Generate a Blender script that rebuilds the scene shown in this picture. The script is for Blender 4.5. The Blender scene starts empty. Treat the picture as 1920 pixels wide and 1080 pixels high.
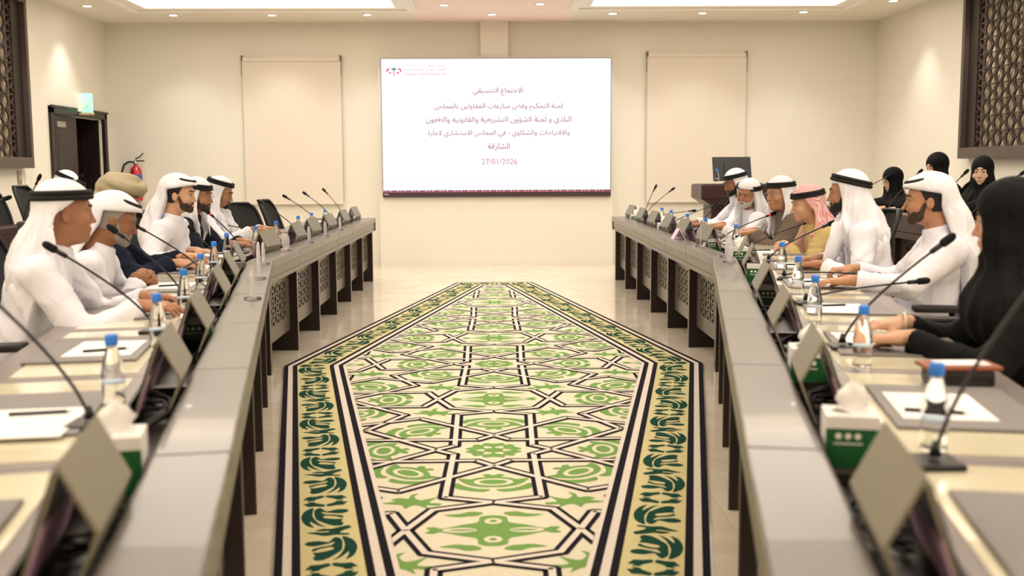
import bpy, bmesh, math, random
import numpy as np
from mathutils import Vector, Matrix, geometry
random.seed(7); rng = np.random.default_rng(7)
S = bpy.context.scene
COL = S.collection
PI = math.pi
# ------------------------------------------------------------------ camera, world, lights, exposure
cam_data = bpy.data.cameras.new('camera'); cam = bpy.data.objects.new('camera', cam_data); COL.objects.link(cam)
cam_data.sensor_width = 36.0; cam_data.lens = 2000.0*36.0/1920.0
cam_data.clip_start = 0.05; cam_data.clip_end = 100
CAM = Vector((0.015, 0.0, 1.34))
def camera_axes():
    d = Vector(((928-960)/2000.0, (540-317)/2000.0, 1.0)).normalized()      # where the room's long axis vanishes
    up = Vector((-0.0065, 1.0, 0.0)); up = (up - d*up.dot(d)).normalized()
    x = up.cross(d)
    return x, d, up
_x, _y, _z = camera_axes()
_right = Vector((_x[0], _y[0], _z[0])); _up = Vector((_x[1], _y[1], _z[1])); _fwd = Vector((_x[2], _y[2], _z[2]))
cam.matrix_world = Matrix(((_right.x, _up.x, -_fwd.x, CAM.x), (_right.y, _up.y, -_fwd.y, CAM.y), (_right.z, _up.z, -_fwd.z, CAM.z), (0, 0, 0, 1)))
cam_data.dof.use_dof = True; cam_data.dof.focus_distance = 7.6; cam_data.dof.aperture_fstop = 2.5
S.camera = cam
S.view_settings.view_transform = 'Standard'; S.view_settings.look = 'None'
S.view_settings.gamma = 1.0; S.view_settings.use_curve_mapping = False
S.view_settings.exposure = 0.06
W = bpy.data.worlds.new('world'); S.world = W; W.use_nodes = True
W.node_tree.nodes['Background'].inputs[0].default_value = (1.0, 0.98, 0.96, 1)
W.node_tree.nodes['Background'].inputs[1].default_value = 0.18
ROOM_X0, ROOM_X1, ROOM_Y0, ROOM_Y1, ROOM_Z = -5.3, 5.3, -2.2, 14.93, 3.345
COVES = [(-4.45, -1.05, 8.6, 13.72), (1.05, 4.4, 8.6, 13.62), (-4.45, -1.05, -1.6, 7.6), (1.05, 4.4, -1.6, 7.6)]
def lamp(name, kind, loc, energy, color=(1, .99, .97), **kw):
    l = bpy.data.lights.new(name, kind); l.energy = energy; l.color = color
    for k, v in kw.items(): setattr(l, k, v)
    o = bpy.data.objects.new(name, l); COL.objects.link(o); o.location = loc
    return o
for (x0, x1, y0, y1) in COVES:      # light trays above the ceiling coffers
    o = lamp('cove_light', 'AREA', ((x0+x1)/2, (y0+y1)/2, ROOM_Z+0.13), (46 if y0 > 8 else 20)*(x1-x0)*(y1-y0)/17.0, (1, .99, .975), shape='RECTANGLE', size=(x1-x0)-.5)
    o.data.size_y = (y1-y0)-.5
SPOTS = [(-4.14, 14.2), (-2.87, 14.22), (-1.63, 14.2), (-.01, 14.2), (1.56, 14.15), (2.72, 14.12), (4.02, 14.05),
         (-.6, 13.39), (.58, 13.33), (-4.95, 13.4), (4.85, 13.15)]
SPOTS_OUT = [(s*4.9, y) for s in (-1, 1) for y in (11.6, 9.8, 8.0, 6.2, 4.4)] + [(s*.6, y) for s in (-1, 1) for y in (11.6, 9.8, 8.0, 6.2, 4.4, 2.6)]
for (x, y) in SPOTS + SPOTS_OUT:
    edge = abs(x) > 4.5
    lamp('downlight_lamp', 'SPOT', (x, y, ROOM_Z-.03), (36 if y > 11 else 26 if y > 6 else 12) if not edge else (44 if y > 9 else 26), (1, .99, .97), spot_size=1.75 if not edge else 1.5, spot_blend=.8, shadow_soft_size=.05)
# ------------------------------------------------------------------ helpers
def srgb(r, g, b):
    f = lambda c: (c/255/12.92) if c/255 <= .04045 else ((c/255+.055)/1.055)**2.4
    return (f(r), f(g), f(b), 1.0)
MATS = {}
def mat(name, rgb, rough=.5, metal=0.0, spec=.5, noise=0.0, nscale=40, bump=0.0, bscale=60, trans=0.0, ior=1.45, coat=0.0, sheen=0.0, stretch=None, emit=0.0, alpha=1.0):
    if name in MATS: return MATS[name]
    m = bpy.data.materials.new(name); m.use_nodes = True; nt = m.node_tree; b = nt.nodes['Principled BSDF']
    c = srgb(*rgb)
    b.inputs['Base Color'].default_value = c; b.inputs['Roughness'].default_value = rough
    b.inputs['Metallic'].default_value = metal; b.inputs['Specular IOR Level'].default_value = spec
    b.inputs['Transmission Weight'].default_value = trans; b.inputs['IOR'].default_value = ior
    b.inputs['Coat Weight'].default_value = coat; b.inputs['Sheen Weight'].default_value = sheen
    b.inputs['Alpha'].default_value = alpha
    if emit: b.inputs['Emission Color'].default_value = c; b.inputs['Emission Strength'].default_value = emit
    if noise or bump:
        tc = nt.nodes.new('ShaderNodeTexCoord'); mp = nt.nodes.new('ShaderNodeMapping')
        nt.links.new(tc.outputs['Object'], mp.inputs[0])
        if stretch: mp.inputs['Scale'].default_value = stretch
        if noise:
            n = nt.nodes.new('ShaderNodeTexNoise'); n.inputs['Scale'].default_value = nscale; n.inputs['Detail'].default_value = 4
            nt.links.new(mp.outputs[0], n.inputs['Vector'])
            mx = nt.nodes.new('ShaderNodeMix'); mx.data_type = 'RGBA'
            mx.inputs[6].default_value = tuple(max(0, v*(1-noise)) for v in c[:3])+(1,); mx.inputs[7].default_value = tuple(min(1, v*(1+noise)) for v in c[:3])+(1,)
            nt.links.new(n.outputs['Fac'], mx.inputs[0]); nt.links.new(mx.outputs[2], b.inputs['Base Color'])
        if bump:
            n2 = nt.nodes.new('ShaderNodeTexNoise'); n2.inputs['Scale'].default_value = bscale; n2.inputs['Detail'].default_value = 3
            nt.links.new(mp.outputs[0], n2.inputs['Vector'])
            bp = nt.nodes.new('ShaderNodeBump'); bp.inputs['Strength'].default_value = bump; bp.inputs['Distance'].default_value = .01
            nt.links.new(n2.outputs['Fac'], bp.inputs['Height']); nt.links.new(bp.outputs[0], b.inputs['Normal'])
    MATS[name] = m; return m
def rotz(a): return Matrix.Rotation(a, 4, 'Z')
class MB:
    """collects shapes, links them as ONE mesh object"""
    def __init__(s): s.v = []; s.f = []; s.m = []; s.sm = []; s.xf = Matrix.Identity(4); s.mi = 0
    def add(s, vs, fs, smooth=False):
        o = len(s.v); s.v += [tuple(s.xf @ Vector(p)) for p in vs]
        for f in fs: s.f.append([i+o for i in f]); s.m.append(s.mi); s.sm.append(smooth)
        return s
    def box(s, x0, x1, y0, y1, z0, z1, bev=0.0):
        if bev <= 0:
            v = [(x, y, z) for z in (z0, z1) for y in (y0, y1) for x in (x0, x1)]
            return s.add(v, [(0, 2, 3, 1), (4, 5, 7, 6), (0, 1, 5, 4), (2, 6, 7, 3), (0, 4, 6, 2), (1, 3, 7, 5)])
        bm = bmesh.new(); bmesh.ops.create_cube(bm, size=1)
        for q in bm.verts: q.co = Vector(((x0+x1)/2+q.co.x*(x1-x0), (y0+y1)/2+q.co.y*(y1-y0), (z0+z1)/2+q.co.z*(z1-z0)))
        bmesh.ops.bevel(bm, geom=bm.edges[:], offset=min(bev, .49*min(x1-x0, y1-y0, z1-z0)), segments=2, affect='EDGES', profile=.6)
        bm.verts.index_update(); s.add([tuple(q.co) for q in bm.verts], [[q.index for q in f.verts] for f in bm.faces]); bm.free(); return s
    def prism(s, poly, axis, a, b, smooth=False):
        """poly in the two other axes (in order), extruded a..b along axis 'x','y','z'"""
        n = len(poly)
        def mk(p, t): return (t, p[0], p[1]) if axis == 'x' else ((p[0], t, p[1]) if axis == 'y' else (p[0], p[1], t))
        v = [mk(p, a) for p in poly]+[mk(p, b) for p in poly]
        tri = geometry.tessellate_polygon([[Vector((p[0], p[1], 0)) for p in poly]])
        f = [tuple(t) for t in tri]+[tuple(i+n for i in reversed(t)) for t in tri]
        s.add(v, f); o = len(s.v)-2*n
        for i in range(n):
            j = (i+1) % n; s.f.append([o+i, o+j, o+j+n, o+i+n]); s.m.append(s.mi); s.sm.append(smooth)
        return s
    def tube(s, pts, r, n=8, cap=True, closed=False):
        pts = [Vector(p) for p in pts]; k = len(pts)
        rs = [r]*k if not isinstance(r, (list, tuple)) else list(r)
        vs = []; fs = []; ref = None
        for i, p in enumerate(pts):
            if closed: t = (pts[(i+1) % k]-pts[i-1])
            else: t = pts[min(i+1, k-1)]-pts[max(i-1, 0)]
            t.normalize()
            if ref is None: ref = Vector((0, 0, 1)) if abs(t.z) < .9 else Vector((1, 0, 0))
            a = t.cross(ref)
            if a.length < 1e-5: a = t.cross(Vector((0, 1, 0)))
            a.normalize(); b = t.cross(a); ref = -b if False else b.cross(t)*-1 if False else ref
            ref = a.cross(t)
            for j in range(n):
                q = 2*PI*j/n; vs.append(tuple(p+(a*math.cos(q)+b*math.sin(q))*rs[i]))
        m = k if closed else k-1
        for i in range(m):
            for j in range(n):
                A = i*n+j; B = i*n+(j+1) % n; i2 = (i+1) % k; fs.append((A, B, i2*n+(j+1) % n, i2*n+j))
        if cap and not closed: fs.append(tuple(reversed(range(n)))); fs.append(tuple((k-1)*n+j for j in range(n)))
        return s.add(vs, fs, True)
    def lathe(s, prof, n=20, c=(0, 0, 0)):
        vs = []; fs = []
        for (r, z) in prof:
            for j in range(n): q = 2*PI*j/n; vs.append((c[0]+r*math.cos(q), c[1]+r*math.sin(q), c[2]+z))
        for i in range(len(prof)-1):
            for j in range(n): fs.append((i*n+j, i*n+(j+1) % n, (i+1)*n+(j+1) % n, (i+1)*n+j))
        if prof[0][0] > 1e-4: fs.append(tuple(reversed(range(n))))
        if prof[-1][0] > 1e-4: fs.append(tuple((len(prof)-1)*n+j for j in range(n)))
        return s.add(vs, fs, True)
    def ball(s, c, r, n=14, m=9):
        r = (r, r, r) if not isinstance(r, (list, tuple)) else r
        vs = [(c[0], c[1], c[2]-r[2])]; fs = []
        for i in range(1, m):
            t = -PI/2+PI*i/m
            for j in range(n): q = 2*PI*j/n; vs.append((c[0]+r[0]*math.cos(t)*math.cos(q), c[1]+r[1]*math.cos(t)*math.sin(q), c[2]+r[2]*math.sin(t)))
        vs.append((c[0], c[1], c[2]+r[2])); L = len(vs)-1
        for j in range(n): fs.append((0, 1+(j+1) % n, 1+j))
        for i in range(m-2):
            for j in range(n): a = 1+i*n; fs.append((a+j, a+(j+1) % n, a+n+(j+1) % n, a+n+j))
        a = 1+(m-2)*n
        for j in range(n): fs.append((a+j, a+(j+1) % n, L))
        return s.add(vs, fs, True)
    def mesh(s, name, mats):
        me = bpy.data.meshes.new(name); me.from_pydata(s.v, [], s.f)
        for m in (mats if isinstance(mats, (list, tuple)) else [mats]): me.materials.append(m)
        me.polygons.foreach_set('material_index', s.m); me.polygons.foreach_set('use_smooth', s.sm)
        bm = bmesh.new(); bm.from_mesh(me); bmesh.ops.recalc_face_normals(bm, faces=bm.faces[:]); bm.to_mesh(me); bm.free()
        me.update(); return me
    def build(s, name, mats, parent=None, loc=None, rz=0.0):
        return link(name, s.mesh(name, mats), parent, loc, rz)
def link(name, me, parent=None, loc=None, rz=0.0):
    o = bpy.data.objects.new(name, me); COL.objects.link(o)
    if parent: o.parent = parent
    if loc is not None: o.location = loc
    if rz: o.rotation_euler = (0, 0, rz)
    return o
def tag(o, label, cat, group=None, kind=None):
    if label: o['label'] = label
    if cat: o['category'] = cat
    if group: o['group'] = group
    if kind: o['kind'] = kind
    return o
def thing(name, label, cat, loc=(0, 0, 0), rz=0.0, group=None):
    o = bpy.data.objects.new(name, None); COL.objects.link(o); o.empty_display_size = .1
    o.location = loc; o.rotation_euler = (0, 0, rz); return tag(o, label, cat, group)
def struct(name, mb, m, label=None):
    o = mb.build(name, m); o['kind'] = 'structure'
    if label: o['label'] = label
    return o
def dup(root, loc, rz, label, group=None):
    r = root.copy(); COL.objects.link(r); r.location = loc; r.rotation_euler = (0, 0, rz); r['label'] = label
    if group: r['group'] = group
    for ch in list(root.children):
        c = ch.copy(); COL.objects.link(c); c.parent = r
        for g in list(ch.children):
            d = g.copy(); COL.objects.link(d); d.parent = c
    return r
def ordinal(i): return ['first', 'second', 'third', 'fourth', 'fifth', 'sixth', 'seventh', 'eighth', 'ninth', 'tenth', 'eleventh', 'twelfth', 'thirteenth'][i]
# ------------------------------------------------------------------ materials
M_wall = mat('cream_wall_paint', (231, 225, 212), .75, noise=.02, nscale=6, bump=.05, bscale=150)
M_ceil = mat('ceiling_paint', (234, 226, 212), .8)
M_ceilpink = mat('blush_ceiling_paint', (250, 226, 216), .7)  # pink light spill on the middle strip, put into the ceiling colour
M_white = mat('white_trim', (246, 240, 230), .5)
M_taupe = mat('taupe_laminate', (102, 92, 83), .3, noise=.08, nscale=9, stretch=(2, 14, 14), bump=.02, bscale=80)
M_taupetop = mat('taupe_top', (92, 86, 82), .28, noise=.05, nscale=8, stretch=(3, 10, 10), coat=.2)
M_dark = mat('dark_wenge', (40, 28, 26), .4, noise=.25, nscale=14, stretch=(8, 8, 1))
M_red = mat('mahogany', (58, 32, 32), .35, noise=.2, nscale=10, stretch=(1, 8, 8))
M_black = mat('black_plastic', (22, 22, 24), .45)
M_blackg = mat('black_gloss', (10, 10, 12), .08)
M_cream = mat('cream_inlay', (232, 225, 196), .15, coat=.5)
M_grey = mat('grey_leather', (126, 121, 120), .5, bump=.08, bscale=400)
M_paper = mat('white_paper', (246, 244, 240), .7)
M_chrome = mat('chrome', (200, 198, 195), .18, metal=1.0)
M_olive = mat('olive_grey_cover', (138, 132, 114), .5, bump=.03, bscale=500)
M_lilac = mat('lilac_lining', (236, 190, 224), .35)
M_plum = mat('dark_plum_lining', (62, 46, 56), .25)
# ------------------------------------------------------------------ room shell
def floor_material():
    m = bpy.data.materials.new('polished_cream_marble'); m.use_nodes = True; nt = m.node_tree; b = nt.nodes['Principled BSDF']
    tc = nt.nodes.new('ShaderNodeTexCoord'); br = nt.nodes.new('ShaderNodeTexBrick')
    br.inputs['Scale'].default_value = 1.0; br.inputs['Brick Width'].default_value = .9; br.inputs['Row Height'].default_value = .9; br.offset = 0.0
    br.inputs['Mortar Size'].default_value = .004; br.inputs['Color1'].default_value = srgb(232, 220, 200); br.inputs['Color2'].default_value = srgb(226, 213, 192)
    br.inputs['Mortar'].default_value = srgb(220, 206, 186)
    nt.links.new(tc.outputs['Object'], br.inputs['Vector'])
    n = nt.nodes.new('ShaderNodeTexNoise'); n.inputs['Scale'].default_value = 2.2; n.inputs['Detail'].default_value = 8; n.inputs['Distortion'].default_value = 1.4
    nt.links.new(tc.outputs['Object'], n.inputs['Vector'])
    rp = nt.nodes.new('ShaderNodeValToRGB'); rp.color_ramp.elements[0].position = .35; rp.color_ramp.elements[0].color = (.90, .88, .84, 1); rp.color_ramp.elements[1].position = .6; rp.color_ramp.elements[1].color = (1, 1, 1, 1)
    nt.links.new(n.outputs['Fac'], rp.inputs[0])
    mx = nt.nodes.new('ShaderNodeMix'); mx.data_type = 'RGBA'; mx.blend_type = 'MULTIPLY'; mx.inputs[0].default_value = 1
    nt.links.new(br.outputs['Color'], mx.inputs[6]); nt.links.new(rp.outputs['Color'], mx.inputs[7]); nt.links.new(mx.outputs[2], b.inputs['Base Color'])
    b.inputs['Roughness'].default_value = .08; b.inputs['Specular IOR Level'].default_value = .5
    return m
X0, X1, Y0, Y1, Z1 = ROOM_X0, ROOM_X1, ROOM_Y0, ROOM_Y1, ROOM_Z
struct('floor', MB().box(X0-.2, X1+.2, Y0-.2, Y1+.2, -.1, 0), floor_material())
struct('wall_back', MB().box(X0-.2, X1+.2, Y1, Y1+.15, 0, Z1+.4), M_wall)
struct('wall_near', MB().box(X0-.2, X1+.2, Y0-.15, Y0, 0, Z1+.4), M_wall)
DY0, DY1, DZ = 13.03, 14.70, 2.03          # doorway in the wall
w = MB(); w.box(X0-.15, X0, Y0, DY0, 0, Z1+.4); w.box(X0-.15, X0, DY1, Y1, 0, Z1+.4); w.box(X0-.15, X0, DY0, DY1, DZ, Z1+.4)
struct('wall_left', w, M_wall)
struct('wall_right', MB().box(X1, X1+.15, Y0, Y1, 0, Z1+.4), M_wall)
# ceiling with four coffers
xs = sorted({X0-.2, X1+.2} | {c[i] for c in COVES for i in (0, 1)}); ys = sorted({Y0-.2, Y1+.2} | {c[i] for c in COVES for i in (2, 3)})
c = MB()
for i in range(len(xs)-1):
    for j in range(len(ys)-1):
        mx_, my_ = (xs[i]+xs[i+1])/2, (ys[j]+ys[j+1])/2
        if any(a < mx_ < b and e < my_ < f for a, b, e, f in COVES): continue
        c.mi = 1 if abs(mx_) < 1.06 else 0
        c.box(xs[i], xs[i+1], ys[j], ys[j+1], Z1, Z1+.06)
struct('ceiling', c, [M_ceil, M_ceilpink])
for k, (a, b, e, f) in enumerate(COVES):
    t = MB()
    def ring(o0, o1, z0, z1):
        t.box(a-o0, b+o0, e-o0, e-o1, z0, z1); t.box(a-o0, b+o0, f+o1, f+o0, z0, z1)
        t.box(a-o0, a-o1, e-o1, f+o1, z0, z1); t.box(b+o1, b+o0, e-o1, f+o1, z0, z1)
    ring(.10, .06, Z1-.02, Z1); ring(.06, -.02, Z1-.035, Z1); ring(-.02, -.16, Z1-.012, Z1+.03)
    struct('trim_%d' % (k+1), t, M_white)
    t = MB(); t.box(a-.1, b+.1, e-.1, f+.1, Z1+.28, Z1+.32)
    t.box(a-.1, a-.06, e-.1, f+.1, Z1+.05, Z1+.3); t.box(b+.06, b+.1, e-.1, f+.1, Z1+.05, Z1+.3)
    t.box(a-.1, b+.1, e-.1, e-.06, Z1+.05, Z1+.3); t.box(a-.1, b+.1, f+.06, f+.1, Z1+.05, Z1+.3)
    M_glow = mat('lit_coffer_panel', (255, 244, 226), .6, emit=1.6)
    tag(t.build('ceiling_coffer', M_glow), 'bright recessed ceiling light tray %s' % ['left of the blush ceiling strip by the screen', 'right of the blush ceiling strip by the screen', 'left of the blush strip near the camera', 'right of the blush strip near the camera'][k], 'ceiling light', 'recessed ceiling light trays')
# screen wall: raised panel, pilaster above it
struct('trim_5', MB().box(-1.575, 1.65, Y1-.12, Y1, 0, 2.87), M_wall)
struct('trim_6', MB().box(-.17, .205, Y1-.12, Y1, 2.87, Z1), M_wall)
struct('baseboard_back', MB().box(X0, -1.575, Y1-.02, Y1, 0, .12).box(1.65, X1, Y1-.02, Y1, 0, .12).box(-1.575, 1.65, Y1-.14, Y1-.12, 0, .12), M_wall)
struct('baseboard_left', MB().box(X0, X0+.02, Y0, DY0-.1, 0, .12), M_wall)
struct('baseboard_right', MB().box(X1-.02, X1, Y0, Y1, 0, .12), M_wall)
# downlights
M_lens = mat('downlight_lens', (255, 250, 238), .4, emit=14.0)
dlA = None
names = {0: 'over the door corner', 1: 'above the pale blind beside the door', 2: 'over the screen edge next to the blind by the door', 3: 'over the middle of the screen', 4: 'over the screen edge next to the lectern side blind', 5: 'above the blind behind the lectern', 6: 'in the far corner on the lectern side', 7: 'in the blush strip, first of the pair before the screen', 8: 'in the blush strip, second of the pair before the screen', 9: 'close to the wall above the door', 10: 'close to the wall above the carved panel on the lectern side'}
for i, (x, y) in enumerate(SPOTS):
    lab = 'small round recessed downlight ' + names[i]
    if dlA is None:
        dlA = thing('downlight', lab, 'downlight', (x, y, Z1), 0, 'recessed ceiling downlights')
        MB().lathe([(.075, 0), (.075, -.006), (.055, -.01), (.05, -.002), (.05, 0)], 24).build('trim_ring', M_white, dlA)
        MB().lathe([(.0, -.004), (.05, -.004)], 24).build('lens', M_lens, dlA)
    else: dup(dlA, (x, y, Z1), 0, lab)
struct('floor_platform_left' if False else 'floor_2', MB().box(X0, -3.3, 4.5, 12.6, 0, .15), M_wall)
struct('floor_3', MB().box(3.3, X1, 4.5, 12.6, 0, .15), M_wall)
# double door on the left wall
dr = MB(); f_ = .09
dr.box(X0-.02, X0+.035, DY0-f_, DY0, 0, DZ+f_, .006); dr.box(X0-.02, X0+.035, DY1, DY1+f_, 0, DZ+f_, .006); dr.box(X0-.02, X0+.035, DY0-f_, DY1+f_, DZ, DZ+f_, .006)
dr.box(X0+.035, X0+.05, DY0-f_-.015, DY1+f_+.015, DZ+.07, DZ+.1)
door = struct('door_1', dr, M_dark, 'dark wenge double doorway')
mid = (DY0+DY1)/2
def leaf(y0, y1, ang, hinge):
    l = MB(); l.box(-.022, .022, 0, y1-y0-.01, .01, DZ-.01)
    wd = y1-y0
    for (z0, z1) in ((.15, .85), (1.0, 1.85)):
        for s_ in (.022, -.03): 
            l.box(s_, s_+.008, .14, wd-.15, z0, z1); l.box(s_-.004, s_+.012, .2, wd-.21, z0+.06, z1-.06, .004)
    o = l.build('door_leaf', M_dark, door); o.location = (X0-.05, hinge, 0); o.rotation_euler = (0, 0, ang)
    h = MB().tube([(.03, wd-.08, .95), (.075, wd-.08, .95), (.075, wd-.08, 1.15), (.03, wd-.08, 1.15)], .009).build('handle', M_chrome, o)
    return o
leaf(DY0, mid, 0, DY0); leaf(mid, DY1, 0.9, DY1-.84) if False else None
l2 = leaf(mid, DY1, 1.42, DY1)
MB().box(X0-.02, X0+.05, DY0+.05, DY0+.3, DZ-.16, DZ-.09, .006).build('door_closer', mat('brushed_steel', (170, 165, 158), .35, metal=.8), door)
struct('wall_lobby', MB().box(X0-1.2, X0-1.1, 12.5, 15.2, 0, 2.6).box(X0-1.2, X0-.15, 15.1, 15.2, 0, 2.6).box(X0-1.2, X0-.15, 12.5, 12.6, 0, 2.6).box(X0-1.2, X0-.15, 12.5, 15.2, 2.5, 2.6), M_dark)
# carved wall panels (lattice screens in deep dark frames)
def lattice(mb, u0, u1, z0, z1, pl, cols, rows, r, fl):
    """interlaced wavy strands; pl maps (u,z,d) to a point"""
    cw = (u1-u0)/cols; rh = (z1-z0)/rows
    for i in range(cols):
        for s_ in (-1, 1):
            pts = []
            n = rows*8
            for k in range(n+1):
                z = z0+(z1-z0)*k/n; ph = PI*(z-z0)/rh+(PI/2 if i % 2 else 0)
                a = abs(math.sin(ph))**.7*(1 if math.sin(ph) > 0 else 1)
                u = u0+cw*(i+.5)+s_*cw*(.08+.47*a)
                pts.append((min(max(u, u0), u1), z))
            flat(mb, pts, r, pl, fl)
    for k in range(1, rows*2):
        if k % 2 == 0: flat(mb, [(u0, z0+rh*k/2), (u1, z0+rh*k/2)], r*.6, pl, fl)
def flat(mb, pts, r, pl, th):
    vs = []; fs = []
    for i, p in enumerate(pts):
        a = pts[max(0, i-1)]; b = pts[min(len(pts)-1, i+1)]
        dx, dy = b[0]-a[0], b[1]-a[1]; l = math.hypot(dx, dy) or 1; nx, ny = -dy/l*r, dx/l*r
        vs += [pl(p[0]+nx, p[1]+ny, 0), pl(p[0]-nx, p[1]-ny, 0), pl(p[0]-nx, p[1]-ny, th), pl(p[0]+nx, p[1]+ny, th)]
    for i in range(len(pts)-1):
        o = 4*i
        for j in range(4): fs.append((o+j, o+(j+1) % 4, o+4+(j+1) % 4, o+4+j))
    fs += [(3, 2, 1, 0), tuple(4*(len(pts)-1)+j for j in range(4))]
    mb.add(vs, fs)
M_frame = mat('panel_frame', (84, 72, 64), .4, noise=.15, nscale=10, stretch=(1, 1, 6))
M_latt = mat('carved_lattice', (62, 48, 42), .45)
M_backing = mat('pale_backing', (226, 210, 176), .7)
for sx, y0, y1, z0, z1 in ((-1, 8.6, 12.19, 1.375, 3.29), (1, 8.3, 11.91, 1.43, 3.29)):
    X = X0 if sx < 0 else X1; side = 'opposite the lectern side' if sx < 0 else 'behind the women in black'
    root = thing('carved_panel', ('large dark framed carved lattice panel by the dark double door' if sx < 0 else 'large dark framed carved lattice panel on the wall behind the women in black'), 'wall panel', (X, 0, 0), 0, 'carved lattice wall panels')
    d = -sx
    def bx(m, a, b, e, f, g, h, bev=0): m.box(min(a*d, b*d), max(a*d, b*d), e, f, g, h, bev)
    fr = MB(); bx(fr, 0, .13, y0, y1, z0, z0+.12, .008); bx(fr, 0, .13, y0, y1, z1-.1, z1, .008); bx(fr, 0, .13, y0, y0+.1, z0+.12, z1-.1, .008); bx(fr, 0, .13, y1-.06, y1, z0+.12, z1-.1, .008)
    fr.build('frame', M_frame, root)
    ib = MB(); bx(ib, .01, .07, y1-.28, y1-.06, z0+.12, z1-.1); ib.build('inner_board', M_dark, root)
    ib = MB(); bx(ib, .01, .07, y0+.1, y0+.3, z0+.12, z1-.1); ib.build('inner_board', M_dark, root)
    bk = MB(); bx(bk, .004, .012, y0+.1, y1-.06, z0+.1, z1-.08); bk.build('backing', M_backing, root)
    la = MB(); lattice(la, y0+.3, y1-.28, z0+.12, z1-.1, lambda u, z, t: (d*(.04+t), u, z), 22, 10, .011, .02); la.build('lattice', M_latt, root)
# wall switches, exit sign, extinguisher
for y, lab in ((12.065, 'brushed steel wall switch plate by the dark door, the darker of two'), (12.245, 'white wall switch plate by the dark door, the paler of two')):
    r = thing('wall_switch', lab, 'switch', (X0, y, 1.27), 0, 'wall switches by the door')
    MB().box(0, .01, -.05, .05, -.075, .075, .004).build('plate', mat('steel_plate', (160, 150, 135), .4, metal=.5) if y < 12.1 else M_white, r)
    MB().box(.01, .016, -.018, .018, -.03, .03, .003).build('rocker', M_white if y > 12.1 else M_chrome, r)
r = thing('exit_sign', 'white box exit sign with glowing green face above the dark door', 'sign', (X0, 13.83, 2.19), 0)
MB().box(0, .06, -.10, .20, -.10, .12, .006).build('housing', M_white, r)
MB().box(.06, .20, -.005, .02, -.11, .13, .004).build('face', mat('exit_green', (150, 240, 190), .4, emit=.9), r)
m = MB(); m.ball((.14, -.012, .065), .016); m.tube([(.14, -.012, .05), (.125, -.012, .0), (.15, -.012, -.05)], .009); m.tube([(.125, -.012, 0), (.10, -.012, -.06)], .008); m.tube([(.135, -.012, .035), (.165, -.012, .01)], .006)
m.box(.075, .09, -.008, -.004, -.07, .08)
m.build('running_figure', M_white, r)
MB().box(0, .2, -.02, .05, -.14, -.11, .003).build('base_rail', mat('tan_rail', (205, 180, 150), .5), r)
r = thing('fire_extinguisher', 'red fire extinguisher with black hose hanging on the far wall beside the door', 'fire extinguisher', (-4.92, Y1-.1, .93), 0)
M_redp = mat('red_enamel', (186, 30, 32), .25, coat=.5)
MB().lathe([(.0, 0), (.07, 0), (.078, .02), (.078, .40), (.06, .455), (.025, .475), (.025, .5), (0, .5)], 24).build('cylinder', M_redp, r)
MB().lathe([(.0787, .27), (.0787, .36)], 24).build('label', mat('ext_label', (70, 70, 140), .5), r)
MB().lathe([(.0787, .08), (.0787, .22)], 24).build('lower_label', mat('ext_label2', (206, 120, 116), .5), r)
MB().lathe([(0, .5), (.03, .5), (.03, .54), (0, .55)], 12).build('valve', M_chrome, r)
MB().tube([(0, 0, .545), (.12, 0, .545)], .009).tube([(0, 0, .57), (.06, 0, .60), (.11, 0, .65)], .009).build('lever', M_black, r)
MB().tube([(-.02, 0, .53), (-.1, 0, .53), (-.16, 0, .49), (-.19, 0, .40), (-.195, 0, .2), (-.19, 0, .1)], .014).build('hose', M_black, r)
MB().box(-.05, .05, .07, .1, .2, .4).build('wall_bracket', M_black, r)
# two pull-down blinds on the far wall
M_blind = mat('pale_blind', (226, 215, 201), .8, bump=.02, bscale=300)
for (x0, x1, z0, z1, lab) in ((-3.43, -2.09, .865, 2.875, 'plain beige pull-down blind on the far wall next to the door corner'), (2.12, 3.485, .865, 2.915, 'plain beige pull-down blind on the far wall behind the lectern')):
    r = thing('pull_down_blind', lab, 'blind', ((x0+x1)/2, Y1, 0), 0, 'beige pull-down blinds')
    h = (x1-x0)/2
    MB().box(-h, h, -.05, -.044, z0, z1-.05).box(-h, h, -.056, -.038, z0, z0+.03, .004).build('fabric', M_blind, r)
    MB().box(-h, h, -.075, 0, z1-.06, z1, .01).build('cassette', M_blind, r)
    for s_ in (-1, 1): MB().box(s_*h-.012, s_*h+.012, -.08, 0, z1-.05, z1+.02, .003).tube([(s_*(h+.01), -.06, z1), (s_*(h+.01), -.06, z1-.25)], .004).build('end_bracket', mat('bracket_grey', (120, 105, 85), .5), r)
# ------------------------------------------------------------------ LED screen with its slide
SX0, SX1, SZ0, SZ1 = -1.53, 1.612, .958, 2.838
scr = thing('wall_screen', 'large white presentation screen on the far wall with pink writing', 'screen', ((SX0+SX1)/2, Y1-.12, (SZ0+SZ1)/2), 0)
cx, cz = (SX0+SX1)/2, (SZ0+SZ1)/2; hw, hh = (SX1-SX0)/2, (SZ1-SZ0)/2
MB().box(-hw, hw, -.045, 0, -hh, hh).build('bezel', mat('screen_bezel', (66, 52, 56), .4), scr)
def emis(name, rgb, st=1.0):
    m = bpy.data.materials.new(name); m.use_nodes = True; nt = m.node_tree; nt.nodes.clear()
    e = nt.nodes.new('ShaderNodeEmission'); e.inputs[0].default_value = srgb(*rgb); e.inputs[1].default_value = st
    o = nt.nodes.new('ShaderNodeOutputMaterial'); nt.links.new(e.outputs[0], o.inputs[0]); return m
GL = 1.12
MB().box(-hw+.008, hw-.008, -.05, -.045, -hh+.095, hh-.006).build('display', emis('slide_white', (255, 253, 254), GL), scr)
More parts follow.
